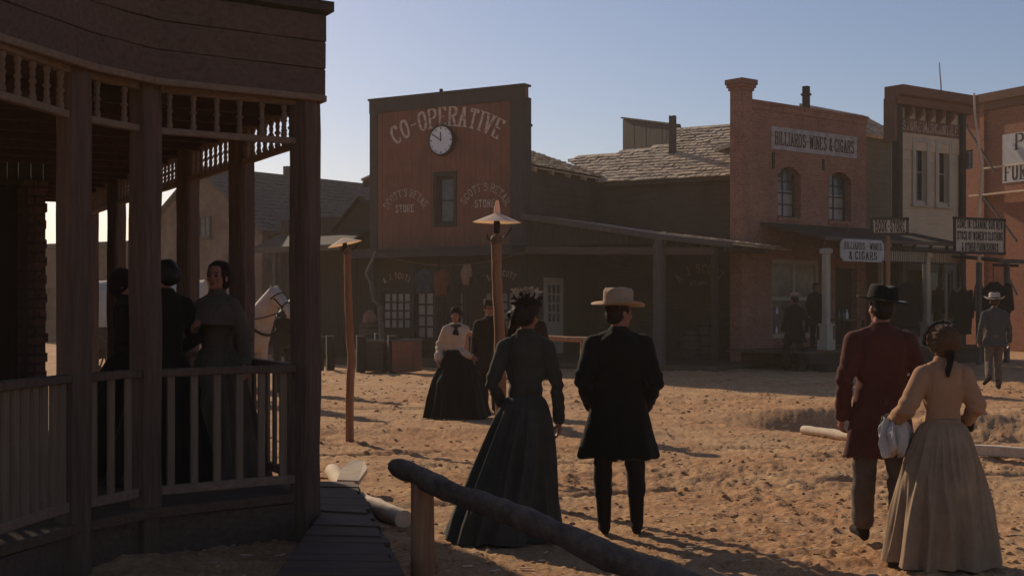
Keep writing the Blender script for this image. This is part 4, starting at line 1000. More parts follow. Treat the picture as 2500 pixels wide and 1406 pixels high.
frieze_run(A0, A1, .17); frieze_run(A1, A2, .22); frieze_run(A2, PC, .165)
prev = 0
for t_ in (1.55, 3.26, 4.9, 6.5, 8.1):
    frieze_run(PC+PE*prev, PC+PE*t_, .15)
    if t_ < 7: rail_run(PC+PE*prev, PC+PE*t_, .17)
    prev = t_
DKP = [A0+Vector((-2.4, 0, 0)), A0+Vector((-.05, -.05, 0)), A1+Vector((.08, 0, 0)), A2+Vector((.08, -.06, 0)), PC+PN*.06, EN+PN*.06, EN-PN*1.2, KB, KB-PN*4.2]
def poly(z, h, pts=DKP): mb = MB(); mb.prism([up(p, z) for p in pts], (0, 0, h)); return mb
poly(DK-.06, .06).build('deck', W_deck, pr)
mb = MB()
for p, q in ((A0, A1), (A1, A2), (A2, PC), (PC, EN)): mb.beam(up(p, .12), up(q, .12), .03, .28)
mb.build('skirt_board', W_postx, pr)
poly(ZT+.03, .04).build('ceiling', W_ceil, pr)
mb = MB()
for k in range(16):
    c = PC+PE*(k*.6+.3); mb.beam(up(c-PN*.05, ZT-.03), up(c-PN*4.4-PE*.2, ZT-.03), .06, .11)
mb.build('ceiling_joist', W_ceil, pr)
RP = [A0+Vector((-2.4, -.05, 0)), A0+Vector((.0, -.08, 0)), A1+Vector((.12, 0, 0)), A2+Vector((.10, -.10, 0)), PC+PN*.10-PE*.10, EN+PN*.10, EN-PN*1.2, KB, KB-PN*4.2]
mb = MB()
for p, q in zip(RP[0:5], RP[1:6]):
    for k in range(3): mb.beam(up(p, ZT+.02+.09+k*.19), up(q, ZT+.02+.09+k*.19), .03+.006*k, .185, jit=.002, seg=6)
mb.build('fascia', W_postx, pr)
mb = MB(); mb.prism([up(p+(p-Vector((-3, 10, 0))).normalized()*.09, ZT+.60) for p in RP], (0, 0, .07)); mb.build('roof', W_darkx, pr)
mb = MB()
for p, q in zip(RP[0:5], RP[1:6]): mb.beam(up(p, ZT+.0), up(q, ZT+.0), .05, .045)
mb.build('edge_molding', W_trim, pr)
# brick wall with doorway
KF = Fac(tuple(KB-PN*4)[:2], tuple(KB)[:2])
dx = KF.at(50, 600)[0]; zd = KF.at(40, 435)[1]; zbr = KF.at(80, 442)[1]
M0 = Matrix.Translation(KF.O-PC) @ Matrix.Rotation(KF.rz, 4, 'Z')
def place(o): o.matrix_parent_inverse = Matrix.Identity(4); o.location = KF.O-PC; o.rotation_euler = (0, 0, KF.rz); return o
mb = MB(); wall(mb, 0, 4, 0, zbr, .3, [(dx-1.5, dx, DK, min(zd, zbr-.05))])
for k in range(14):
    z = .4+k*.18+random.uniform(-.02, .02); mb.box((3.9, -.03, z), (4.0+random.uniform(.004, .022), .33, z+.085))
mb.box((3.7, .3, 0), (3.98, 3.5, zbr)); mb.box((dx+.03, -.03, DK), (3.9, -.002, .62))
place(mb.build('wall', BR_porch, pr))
mb = MB(); planks(mb, 0, 4.02, zbr+.002, ZT+.03, y=.05, b=.1); place(mb.build('upper_boarding', W_dark, pr))
mb = MB(); mb.box((dx-1.5, .2, DK), (dx, .25, min(zd, zbr-.05))); place(mb.build('door', W_dark, pr))
mb = MB(); mb.box((dx-1.55, -.05, min(zd, zbr-.05)), (dx+.02, -.003, zbr-.002)); mb.box((dx-.0, -.05, DK), (dx+.06, -.003, zbr-.05)); place(mb.build('door_casing', W_dark, pr))

# low plank walk beside the porch corner
wk = thing('plank_walk', 'low shaded plank walk running past the porch corner', 'boardwalk', (PC.x, PC.y, 0))
WP = [PC+PN*.12-PE*3, PC+PN*.12+PE*2.0, Vector((-1.32, 11.0, 0)), Vector((-.92, 9.9, 0)), Vector((-.2, 7.4, 0))]
mb = MB(); o0 = Vector((PC.x, PC.y, 0))
a_, b_, m_ = PC+PN*.12+PE*2.0, Vector((-1.30, 7.2, 0)), PC+PN*.12
c_, d__ = Vector((-1.32, 11.0, 0)), Vector((-.60, 7.2, 0))
def inner(f): return a_.lerp(m_, f/.48) if f < .48 else m_.lerp(b_, (f-.48)/.52)
nb = 20
for k in range(nb):
    f0, f1 = k/nb, (k+.94)/nb; jx = random.uniform(-.03, .03)
    q = [inner(f0), c_.lerp(d__, f0)+Vector((jx, 0, 0)), c_.lerp(d__, f1)+Vector((jx, 0, 0)), inner(f1)]; zz = .13+random.uniform(-.008, .008)
    mb.prism([Vector((p.x, p.y, zz))-o0 for p in q], (0, 0, .045))
mb.build('planking', W_deck, wk)
mb = MB(); mb.beam(Vector((c_.x, c_.y, .05))-o0, Vector((d__.x, d__.y, .05))-o0, .05, .2); mb.build('edge_board', W_postx, wk)

# ------------------------------------------------------------------ street lamps
def lamp(base_py, pole, shade_c, tilt, lab, chimney, r=.21):
    d = GD(base_py); b = CAM+ray(pole[0][0], base_py)*d; g = gz(b.x, b.y)
    t = thing('street_lamp', lab, 'street lamp', (b.x, b.y, g), 0, 'street lamps on crooked wooden poles')
    o = Vector((b.x, b.y, g)); pts = [CAM+ray(px, py)*d-o for px, py in pole]; pts[0] = Vector((pts[0].x, 0, -.08))
    n = len(pts)
    fine = []
    for i in range(n-1):
        for k in range(4): fine.append(pts[i].lerp(pts[i+1], k/4)+Vector((random.uniform(-.004, .004), random.uniform(-.004, .004), 0)))
    fine.append(pts[-1])
    m = len(fine); MB().tube(fine, [.052-.01*i/m for i in range(m)], 12, jit=.05).build('pole', W_pole, t, 50)
    sc = CAM+ray(*shade_c)*d-o; Mt = Matrix.Rotation(tilt, 3, 'Y'); ptop = fine[-1]
    sh_ = MB().lathe([(.012, .078), (.035, .072), (r, .0)], c=sc, n=32, M=Mt, cap=False).build('lamp_shade', SHADE, t, 40)
    if chimney: MB().lathe([(.030, .06), (.026, .12), (.016, .17), (.012, .19)], c=sc, n=12, M=Mt).build('vent_cap', SHADE, sh_, 40)
    mb = MB(); z0 = ptop.z
    mb.lathe([(.047, -.05), (.050, -.03), (.050, -.0), (.040, .02), (.02, .03), (.014, .06)], c=ptop, n=14); mb.build('pole_collar', ROPE, t, 40)
    mb = MB(); mb.tube([ptop+Vector((0, 0, .04)), ptop.lerp(sc, .5), sc], .014, 8)
    mb.lathe([(.014, -.1), (.028, -.08), (.03, -.01), (.016, .04)], c=sc, n=12); mb.build('burner', IRON, t, 40)
    mb = MB(); mb.tube([ptop+Vector((-.05, 0, -.02)), ptop+Vector((-.075, 0, .0)), ptop+Vector((-.08, 0, .04))], .007, 6); mb.tube([ptop+Vector((.05, 0, 0)), ptop+Vector((.09, 0, .03)), ptop+Vector((.13, 0, .09))], .006, 6); mb.build('wire_hook', IRON, t)
    return t
lamp(1078, [(855, 1078), (853, 980), (858, 880), (852, 780), (850, 700), (848, 612)], (842, 596), R(-12), 'farther crooked pole lamp with a tilted tin shade, near the porch corner', False)
lamp(1212, [(1226, 1212), (1224, 1050), (1222, 900), (1219, 810), (1214, 700), (1212, 582)], (1213, 543), R(1), 'nearer pole lamp with a level pointed tin shade, behind the woman in the feathered hat', True)

# ------------------------------------------------------------------ rails, logs, trough
hr = thing('log_hitching_rail', 'thick dark log rail on a short round post across the bottom foreground', 'hitching rail', (-.55, 7.9, 0))
o0 = Vector((-.55, 7.9, 0)); g0 = gz(-.55, 7.9)
p = CAM+ray(962, 1140)*8.35; q = Vector((.88, 4.95, .50)); pts = [p.lerp(q, k/44)+Vector((.006*math.sin(k*.5)+random.uniform(-.003, .003), 0, .008*math.sin(k*.31+1)+random.uniform(-.003, .003)))-o0 for k in range(45)]
mb = MB(); rd = [(.060+.005*math.sin(k*.9))*(1+.16*math.exp(-((k % 13-6)/1.1)**2)) for k in range(45)]; rd[0] = .046; mb.tube(pts, rd, 22, jit=.045); mb.build('log', W_log, hr, 50)
for f_, dz in ((.13, -.05), (.86, -.05)):
    c = p.lerp(q, f_)-o0
    MB().tube([(c.x, c.y, -.15), (c.x, c.y, c.z-.03)], [.075, .068], 14, jit=.04).build('post', W_pole, hr, 50)
def log(a, b, r, lab, mat=W_pale, name='log', r2=None):
    a, b = Vector(a), Vector(b); t = thing(name, lab, 'log', tuple(a)); n = 9; v = b-a
    pts = [v*(k/(n-1))+Vector((0, 0, random.uniform(-.008, .008))) for k in range(n)]
    MB().tube(pts, [(r+((r2 or r)-r)*k/(n-1))*random.uniform(.93, 1.05) for k in range(n)], 12, jit=.05).build('trunk', mat, t, 50); return t
a = CAM+ray(812, 1145)*12.45; b = CAM+ray(848, 1190)*11.1
log((a.x, a.y, gz(a.x, a.y)+.06), (b.x, b.y, gz(b.x, b.y)+.06), .075, 'short peeled pale log lying beside the sawn slab at the plank walk')
a = CAM+ray(880, 1200)*10.7; b = CAM+ray(985, 1245)*9.75
log((a.x, a.y, .06), (b.x, b.y, .06), .07, 'pale split log lying along the plank walk near the rail post')
slab = thing('sawn_slab', 'flat sunlit sawn wood slab resting on the log by the plank walk', 'wood slab', (X(858, 11.4), 11.4, .06))
mb = MB(); mb.prism([(-.085, -.30, .075), (.10, -.32, .07), (.14, -.02, .135), (.085, .24, .175), (-.03, .22, .18), (-.085, .0, .135)], (0, .0, .04)); mb.build('slab', W_pale, slab)
a = CAM+ray(1962, 1066)*16.9; b = CAM+ray(2085, 1083)*15.9
log((a.x, a.y, gz(a.x, a.y)+.05), (b.x, b.y, gz(b.x, b.y)+.06), .06, 'pale log lying at the edge of the dug hollow behind the man in maroon')
bm_ = thing('squared_beam', 'pale squared beam lying on the dirt at the right edge', 'beam', (X(2415, 13.7), 13.7, gz(X(2415, 13.7), 13.7)))
mb = MB(); mb.beam((-.15, .1, .06), (.62, -.35, .05), .12, .11, jit=.004, seg=4); mb.build('timber', W_pale, bm_)

def hitch(px0, py0, d0, px1, py1, d1, lab, posts=(0.05, .5, .95), r=.055):
    p = CAM+ray(px0, py0)*d0; q = CAM+ray(px1, py1)*d1; o0 = Vector((p.x, p.y, gz(p.x, p.y)))
    t = thing('hitching_rail', lab, 'hitching rail', tuple(o0)); n = 12
    mb = MB(); mb.tube([p.lerp(q, k/n)-o0+Vector((0, 0, random.uniform(-.012, .012))) for k in range(n+1)], r, 10, jit=.06); mb.build('rail', W_pole, t, 50)
    for f_ in posts:
        c = p.lerp(q, f_)-o0; mb = MB(); mb.tube([(c.x, c.y, -.15), (c.x, c.y, c.z+.02)], .06, 10, jit=.05); mb.build('post', W_pole, t, 50)
hitch(1124, 814, 29.5, 1440, 829, 27.0, 'peeled pole hitching rail in front of the red store, behind the walking couple')

def box_trough(px0, px1, pyt, d, wdt, lab, name='water_trough', mat=W_clap, cat='trough', hgt=.62):
    x0, x1 = X(px0, d), X(px1, d); g = gz((x0+x1)/2, d); zt = hgt
    t = thing(name, lab, cat, ((x0+x1)/2, d, g), CO.rz*.5); hw_ = (x1-x0)/2
    mb = MB()
    for k in range(3):
        z = .05+k*zt/3; mb.box((-hw_, -wdt/2, z), (hw_, -wdt/2+.04, z+zt/3-.008)); mb.box((-hw_, wdt/2-.04, z), (hw_, wdt/2, z+zt/3-.008)); mb.box((-hw_, -wdt/2+.04, z), (-hw_+.04, wdt/2-.04, z+zt/3-.008)); mb.box((hw_-.04, -wdt/2+.04, z), (hw_, wdt/2-.04, z+zt/3-.008))
    mb.box((-hw_+.04, -wdt/2+.04, .06), (hw_-.04, wdt/2-.04, .12)); b = mb.build('side_board', mat, t)
    MB().box((-hw_-.02, -wdt/2-.03, zt+.05), (hw_+.02, -wdt/2+.06, zt+.09)).build('rim_board', W_grey, t); MB().box((-hw_-.02, wdt/2-.06, zt+.05), (hw_+.02, wdt/2+.03, zt+.09)).build('rim_board', W_grey, t)
    return t
box_trough(893, 952, 835, 32.6, .8, 'dark plank water trough between two square posts in front of the red store', hgt=.72)
box_trough(968, 1020, 830, 32.0, .7, 'reddish plank crate beside the water trough by the store windows', 'crate', W_red, 'crate', .74)
def bollard(px, pyt, d, lab, w=.2):
    b = CAM+ray(px, 745)*d; g = gz(b.x, d); t = thing('wooden_post', lab, 'post', (b.x, d, g), .3, 'rough square posts before the red store')
    zt = Z(pyt, d)-g
    mb = MB(); mb.beam((0, 0, -.1), (0, 0, zt), w, w*.9, up=(0, 1, 0), jit=.008, seg=5); mb.build('shaft', W_grey if px < 0 else W_dark, t); MB().box((-w*.53, -w*.48, zt+.002), (w*.53, w*.48, zt+.03)).build('cap', W_grey, t)
bollard(880, 822, 32.2, 'square wooden post left of the water trough'); bollard(957, 822, 31.9, 'square wooden post between water trough and reddish crate')
bollard(780, 824, 33.2, 'rough post nearest the porch, in the shade of the shed'); bollard(806, 822, 33.6, 'rough post second from the porch, in the shade of the shed')
bollard(926, 816, 33.6, 'short post behind the water trough, before the left shop window', .22)

# crooked branch post with goods, clothes line
stick([(935, 870), (928, 745), (914, 735), (906, 690), (895, 668), (903, 650), (914, 625), (918, 612)], 33.2, .07, 'crooked forked branch standing at the left corner of the red store', 'crooked_branch', W_grey, 'branch')
mb = MB(); 
rp_ = []
A_ = CO.w(CO.at(917, 618, -1.1)[0], -1.1, CO.at(917, 618, -1.1)[1]); B_ = CO.w(CO.at(1290, 616, -1.1)[0], -1.1, CO.at(1290, 612, -1.1)[1])
rope = thing('rope_line', 'sagging rope strung along the front of the red store, with goods hung from it', 'rope', tuple(A_))
for k in range(25):
    f_ = k/24; p = A_.lerp(B_, f_); p.z -= .36*4*f_*(1-f_); rp_.append(p)
mb.tube([p-A_ for p in rp_], .009, 6); mb.build('cord', ROPE, rope)
def rope_at(px):
    f_ = (CO.at(px, 640, -1.1)[0]-CO.at(917, 640, -1.1)[0])/(CO.at(1290, 640, -1.1)[0]-CO.at(917, 640, -1.1)[0]); p = A_.lerp(B_, f_); p.z -= .36*4*f_*(1-f_); return p
def hung(px, py0, py1, wpx, mat, lab, name, cat, shape='coat', fac=None, pt=None, d=None):
    p = pt or rope_at(px); d = p.y; zt, zb = min(Z(py0, d), p.z), Z(py1, d); w_ = wpx/F*d/2
    t = thing(name, lab, cat, tuple(p), CO.rz)
    mb = MB(); rings = []; n = 20; hs_ = 12
    for k in range(hs_+1):
        f_ = k/hs_; z = zt+(zb-zt)*f_-p.z
        if shape == 'coat': ww = w_*(.25+.75*min(1, f_*5))*(1-.12*f_)*(1+.15*f_*f_)
        elif shape == 'collar': ww = w_*math.sin(PI*min(max(f_, .06), .97))**.6
        else: ww = w_*(.45+.55*math.sin(PI*min(f_*.8+.1, 1)))
        dp = ww*.34 if shape != 'sack' else ww*.5
        rings.append([(math.cos(2*PI*i/n)*ww*(1+.1*math.sin(3*f_+i)), math.sin(2*PI*i/n)*dp*(1+.25*math.sin(i*2.1+f_*2)), z) for i in range(n)])
    mb.loft(rings); mw = mb.mesh('body'); wrinkle(mw, w_*.30, (5.5, 5.5, 3.5), 3); o = link('body', mw, mat, t, 180)
    if shape == 'coat':
        mb = MB()
        for s_ in (-1, 1): MB().caps((s_*w_*.9, 0, zt-p.z-.12), (s_*w_*1.1, 0, (zt+(zb-zt)*.62)-p.z), w_*.26, w_*.2, 10).build('sleeve', mat, t, 180)
    MB().tube([(0, 0, .02), (0, 0, zt-p.z-.02)], .012, 6).build('hook', IRON, t)
    return t
hung(1036, 655, 716, 44, C_navy, 'blue grey cloth bundle hanging from the rope, the leftmost of the hung goods', 'hung_bundle', 'bundle', 'coat')
hung(1078, 657, 722, 36, C_rust, 'rust brown jacket hanging from the rope beside the blue grey bundle', 'hung_jacket', 'jacket')
hung(1140, 646, 696, 30, C_sack, 'pinkish sack hanging from the rope above the dark coats', 'hung_sack', 'sack', 'sack')
hung(1166, 668, 800, 40, C_brown, 'long dark coat hanging from the rope under the pinkish sack', 'hung_coat', 'coat')
hung(1108, 688, 800, 34, C_brown, 'narrow brown coat hanging from the rope left of the pinkish sack', 'hung_coat', 'coat')
def awp(px, py, y): u, z = AW2.at(px, py, y); return AW2.w(u, y, min(z, zA-.13))
for px, py0, py1, wpx, y, m_, lab in ((2348, 702, 815, 46, .1, C_black, 'long black coat hanging under the clothing awning, left of its front post'), (2425, 690, 790, 76, .1, C_blkskirt, 'broad black garment hanging under the clothing awning between the two front posts'), (2290, 700, 800, 26, 1.3, C_brown, 'narrow dark garment hanging before the mercantile door')):
    p = AW2.w(AW2.at(px, 690, y)[0], y, zA-.17)
    hung(px, py0, py1, wpx, m_, lab, 'hung_garment', 'garment', 'coat', pt=p)
u = BI.at(2222, 700, -2.0)[0]
hung(2226, 690, 800, 62, C_black, 'broad dark coat hanging under the saloon awning beside the second white post', 'hung_garment', 'garment', 'coat', pt=BI.w(u, -1.9, 2.85))
# goods table outside the saloon
u, z = BI.at(2065, 760, -1.0)
tb = thing('goods_table', 'dark table with bottles outside the saloon door', 'table', BI.w(u, -1.0, DKZ), BI.rz)
mb = MB(); mb.box((-.5, -.3, .72), (.5, .3, .77)); mb.build('tabletop', W_deck, tb)
for sx in (-.44, .44):
    for sy in (-.25, .25): MB().box((sx-.03, sy-.03, 0), (sx+.03, sy+.03, .72)).build('leg', W_dark, tb)
for k, (bx, lab) in enumerate(((-.3, 'left bottle on the table outside the saloon'), (-.12, 'middle bottle on the table outside the saloon'), (.05, 'right bottle on the table outside the saloon'))):
    p = BI.w(u+bx, -1.0, DKZ+.77); bt = thing('bottle', lab, 'bottle', p, 0, 'bottles on the saloon table')
    MB().lathe([(.035, 0), (.04, .02), (.04, .15), (.016, .2), (.014, .27)], n=12).build('glass', GL_grey if k != 2 else CLOCK, bt, 40)

# ------------------------------------------------------------------ people
def rotm(yaw, pitch=0, roll=0): return Matrix.Rotation(yaw, 3, 'Z') @ Matrix.Rotation(pitch, 3, 'X') @ Matrix.Rotation(roll, 3, 'Y')
class Fig:
    """a figure 1.75 m tall facing local +Y, x to its right; the root is scaled to the real height"""
    def __init__(s, label, px, d, yaw, h, group=None, floor=None, female=False, head=(0, 0, 0), fine=True, px_ref=None):
        x = X(px, d); z = floor if floor is not None else gz(x, d)
        s.root = thing('person', label, 'person', (x, d, z), R(yaw), group, h/1.75)
        s.f = female; s.sh = .158 if female else .188; s.fine = fine; s.vx = .0065 if fine else .012
        s.hm = rotm(R(head[0]), R(head[1]), R(head[2])); s.hp = Vector((0, .0, 1.528))
        s.J = {'hl': Vector((-.09, 0, .92)), 'hr': Vector((.09, 0, .92)), 'kl': Vector((-.10, .02, .50)), 'kr': Vector((.10, .02, .50)), 'al': Vector((-.10, -.02, .09)), 'ar': Vector((.10, -.02, .09)),
               'sl': Vector((-s.sh, 0, 1.395)), 'sr': Vector((s.sh, 0, 1.395)), 'el': Vector((-s.sh-.06, -.04, 1.14)), 'er': Vector((s.sh+.06, -.04, 1.14)), 'wl': Vector((-s.sh-.07, .05, .90)), 'wr': Vector((s.sh+.07, .05, .90))}
        s.curl = .7; s.toe = {'l': R(8), 'r': R(-8)}
    def pose(s, **kw):
        for k, v in kw.items(): s.J[k] = Vector(v)
        return s
    def hpt(s, v): return s.hp + s.hm @ Vector(v)
    def hand(s, mb, w_, d, inner):
        d = d.normalized(); n = (inner-d*inner.dot(d)).normalized(); sd = d.cross(n)
        c = w_+d*.055
        M = Matrix((sd, d, n)).transposed()
        mb.ell(c, (.036, .052, .015), M, 10, 7)
        for i, (o, L) in enumerate(((-.030, .062), (-.010, .075), (.010, .070), (.029, .055))):
            p = w_+d*.095+sd*o; a = s.curl*(.5+.12*i); q = p+(d*math.cos(a)+n*math.sin(a)+sd*o*1.5).normalized()*L*.55
            a2 = a+s.curl*.8; e = q+(d*math.cos(a2)+n*math.sin(a2)+sd*o*1.0).normalized()*L*.5
            mb.caps(p, q, .0088, .008, 8); mb.caps(q, e, .008, .0068, 8)
        sg = -1
        p = w_+d*.03+sd*sg*.030; q = p+(d*.7+sd*sg*.6+n*.35).normalized()*.04; e = q+(d*.9+sd*sg*.1+n*.4).normalized()*.032
        mb.caps(p, q, .012, .0105, 8); mb.caps(q, e, .0105, .0085, 8)
    def body(s, skin=SKIN):
        J = s.J; mb = MB()
        mb.ell((0, 0, .96), (.145, .095, .13)); mb.ell((0, 0, 1.14), (.105, .078, .26))
        mb.ell((0, 0, 1.30), (s.sh-.04, .085, .15)); mb.caps((-s.sh+.04, 0, 1.405), (s.sh-.04, 0, 1.405), .042, .042)
        mb.caps((0, -.01, 1.42), s.hpt((0, 0, .02)), .058 if not s.f else .048, .052 if not s.f else .043, 12)
        for q in 'lr':
            mb.caps(J['h'+q], J['k'+q], .085, .055); mb.caps(J['k'+q], J['k'+q].lerp(J['a'+q], .4), .052, .056); mb.caps(J['k'+q].lerp(J['a'+q], .4), J['a'+q], .055, .036)
            t = Vector((math.sin(-s.toe[q]), math.cos(s.toe[q]), 0)); a = J['a'+q]; sv = (a-J['k'+q]).normalized(); fw = (t-sv*t.dot(sv)).normalized(); mb.caps(a-fw*.02+sv*.03, a+fw*.11+sv*.045, .036, .022)
            mb.caps(J['s'+q], J['e'+q], .048, .036); mb.caps(J['e'+q], J['w'+q], .038, .026)
            dd = J['w'+q]-J['e'+q]; s.hand(mb, J['w'+q], dd, Vector((1 if q == 'l' else -1, .35, 0)))
        k = .93 if s.f else 1.0; hm = s.hm
        def E(c, r): mb.ell(s.hpt(c), [x*k for x in r], hm, 18, 12)
        def Cp(a, b, r0, r1): mb.caps(s.hpt(a), s.hpt(b), r0, r1, 10)
        E((0, -.005, .135), (.074, .094, .082)); E((0, .030, .075), (.062, .066, .085)); E((0, .045, .022), (.046, .046, .034)); E((0, .07, .008), (.022, .022, .018))
        Cp((0, .092, .112), (0, .108, .078), .009, .0135); E((-.012, .098, .072), (.009, .010, .008)); E((.012, .098, .072), (.009, .010, .008))
        Cp((-.036, .080, .118), (.036, .080, .118), .013, .013); E((-.04, .066, .075), (.022, .024, .022)); E((.04, .066, .075), (.022, .024, .022))
        E((0, .088, .046), (.022, .012, .006)); E((0, .086, .036), (.019, .012, .006))
        for sg in (-1, 1): E((sg*.076, -.004, .085), (.011, .022, .032)); E((sg*.030, .084, .102), (.013, .008, .008))
        me = fuse(mb, s.vx, 3)
        a = coords(me); mi = np.zeros(len(me.polygons), np.int32); cen = np.empty(len(me.polygons)*3); me.polygons.foreach_get('center', cen); cen = cen.reshape(-1, 3)
        for sg in (-1, 1):
            e = np.array(s.hpt((sg*.030, .090, .103))); mi[np.linalg.norm((cen-e)*np.array([.8, 1, 1.5]), axis=1) < .013] = 1
            e = np.array(s.hpt((sg*.032, .088, .128))); mi[np.linalg.norm((cen-e)*np.array([.45, 1, 1.8]), axis=1) < .011] = 1
        e = np.array(s.hpt((0, .092, .041))); mi[np.linalg.norm((cen-e)*np.array([.6, .8, 1.3]), axis=1) < .013] = 2
        me.polygons.foreach_set('material_index', mi)
        link('body', me, [skin, EYE, LIP], s.root, 180); s.legs()
        return s
    def legs(s): pass
    def boots(s, mat=LEATHER, top=.42):
        for q in 'lr':
            J = s.J; mb = MB(); k, a = J['k'+q], J['a'+q]; t = Vector((math.sin(-s.toe[q]), math.cos(s.toe[q]), 0))
            f0 = 1-(top-.09)/.41
            sh = (a-k).normalized(); fw = (t-sh*t.dot(sh)).normalized()
            mb.caps(k.lerp(a, f0), a, .066, .05, 14); mb.caps(a-fw*.02+sh*.03, a+fw*.13+sh*.045, .046, .034, 12); mb.ell(a-fw*.035+sh*.045, (.036, .04, .045))
            me = fuse(mb, .011, 3); link('boot', me, mat, s.root, 180)
        return s
    def trousers(s, mat, lo=.10, r=(.105, .078, .07)):
        J = s.J; mb = MB(); mb.ell((0, 0, .97), (.175, .125, .15))
        for q in 'lr':
            k, a = J['k'+q], J['a'+q]; e = k.lerp(a, min(1, (.5-lo)/.41))
            mb.caps(J['h'+q], k, r[0], r[1], 14); mb.caps(k, e, r[1], r[2], 14)
        me = fuse(mb, .013, 4)
        wrinkle(me, .012, (9, 9, 18), 4); link('trousers', me, mat, s.root, 180); return s
    def coat(s, mat, rings, arm=(.07, .058, .047), name='coat', collar=True, vx=.012, wr=.007, vent=None, cuff=1.0, puff=0, extra=None, freq=(7, 7, 5)):
        J = s.J; mb = MB(); n = 32; R_ = []
        for z, rx, ry, cy in rings:
            R_.append([(math.copysign(abs(math.cos(2*PI*i/n))**.85, math.cos(2*PI*i/n))*rx, cy+math.copysign(abs(math.sin(2*PI*i/n))**.9, math.sin(2*PI*i/n))*ry, z) for i in range(n)])
        mb.loft(R_)
        for q in 'lr':
            sh, e, w_ = J['s'+q], J['e'+q], J['w'+q]
            mb.ell(sh, (arm[0]*1.0, arm[0]*1.0, arm[0]*.95)); mb.caps((sh.x*.28, -.005, 1.468), (sh.x*.92, 0, sh.z+.018), .045, arm[0]*.78, 12); mb.caps(sh, e, arm[0], arm[1], 14); mb.caps(e, e.lerp(w_, cuff), arm[1], arm[2], 14)
            if puff: mb.ell(e.lerp(w_, .78), (puff, puff, puff*1.2))
        if collar: mb.lathe([(.074, 1.45), (.074, 1.49), (.066, 1.53), (.055, 1.535)], c=(0, 0, 0), n=20)
        if extra: extra(mb)
        me = fuse(mb, vx if s.fine else .018, 5)
        def fn(a, nn):
            r = np.zeros(len(a))
            if vent is not None:
                m = (a[:, 2] < vent) & (a[:, 1] < 0); r -= m*.02*np.exp(-(a[:, 0]/.010)**2)
            for q in 'lr':
                e = np.array(J['e'+q]); dd = np.linalg.norm(a-e, axis=1); r += .006*np.sin(a[:, 2]*75+a[:, 0]*22)*np.exp(-(dd/.13)**2)
            low = np.clip((1.0-a[:, 2])/.45, 0, 1); ang = np.arctan2(a[:, 1], a[:, 0]); r += .013*low*np.sin(ang*6+1.3*np.sin(ang*2+.7))*(np.abs(a[:, 0]) < .33)
            bk = (a[:, 1] < -.02) & (a[:, 2] < 1.47) & (a[:, 2] > .98) & (np.abs(a[:, 0]) < .17)
            xs = .045+.10*np.clip((a[:, 2]-1.06)/.4, 0, 1)**1.6+.03*np.clip((1.06-a[:, 2])/.1, 0, 1)
            r -= bk*(.0035*np.exp(-(a[:, 0]/.004)**2)+.0045*np.exp(-((np.abs(a[:, 0])-xs)/.005)**2))
            for q in 'lr':
                sh = np.array(J['s'+q]); dd = np.abs(a[:, 0])-abs(sh[0])+.035; r -= .004*np.exp(-(dd/.006)**2)*(a[:, 2] > 1.27)
                wv = np.array(J['w'+q]); e = np.array(J['e'+q]); ax = (wv-e)/np.linalg.norm(wv-e); tt = (a-e)@ax; dl = np.linalg.norm((a-e)-tt[:, None]*ax, axis=1); r += (dl < .09)*(tt > 0)*.0022*np.sin(tt*70+4*fbm(a*14, 2))
            r += .007*np.sin(18*a[:, 2]+16*np.abs(a[:, 0])+3*fbm(a*5, 2))*np.exp(-((a[:, 2]-1.1)/.10)**2)
            return r
        wrinkle(me, wr*1.35, freq, 4, fn); link(name, me, mat, s.root, 180); return s
    def skirt(s, mat, wz=1.03, w=(.135, .11), hem=(.42, .40), c=(0, 0), bulge=.55, folds=17, amp=.035, z0=.015, name='skirt', shape=.75):
        n = 240; k = 40; rg = []; ph = random.uniform(0, 6)
        A_, T_ = np.meshgrid(2*PI*np.arange(n)/n, np.arange(k+1)/k); fr = folds/5.2; af = A_.ravel(); tf = T_.ravel()
        p3 = np.stack([np.cos(af)*fr+ph*3, np.sin(af)*fr, tf*1.1+ph], 1); p4 = np.stack([np.cos(af)*fr*2.1+ph, np.sin(af)*fr*2.1, tf*1.6+9], 1)
        fo = (4.2*(.38-np.abs(vn(p3))*1.6)+1.5*vn(p4)).reshape(k+1, n)
        for j in range(k+1):
            t = j/k; z = wz+(z0-wz)*t; e = t**shape; ring = []
            for i in range(n):
                a = 2*PI*i/n
                f_ = 1+amp*min(1, t*3+.15)*fo[j][i]
                rx = w[0]+(hem[0]-w[0])*e; ry = w[1]+(hem[1]-w[1])*e
                ring.append((c[0]*t**1.2+math.cos(a)*rx*f_, c[1]*t**1.2+math.sin(a)*ry*f_, z+(.012*math.sin(5*a+ph) if t > .9 else 0)))
            rg.append(ring)
        mb = MB(); mb.loft(rg, cap=False); mb.build(name, mat, s.root, 180); return s
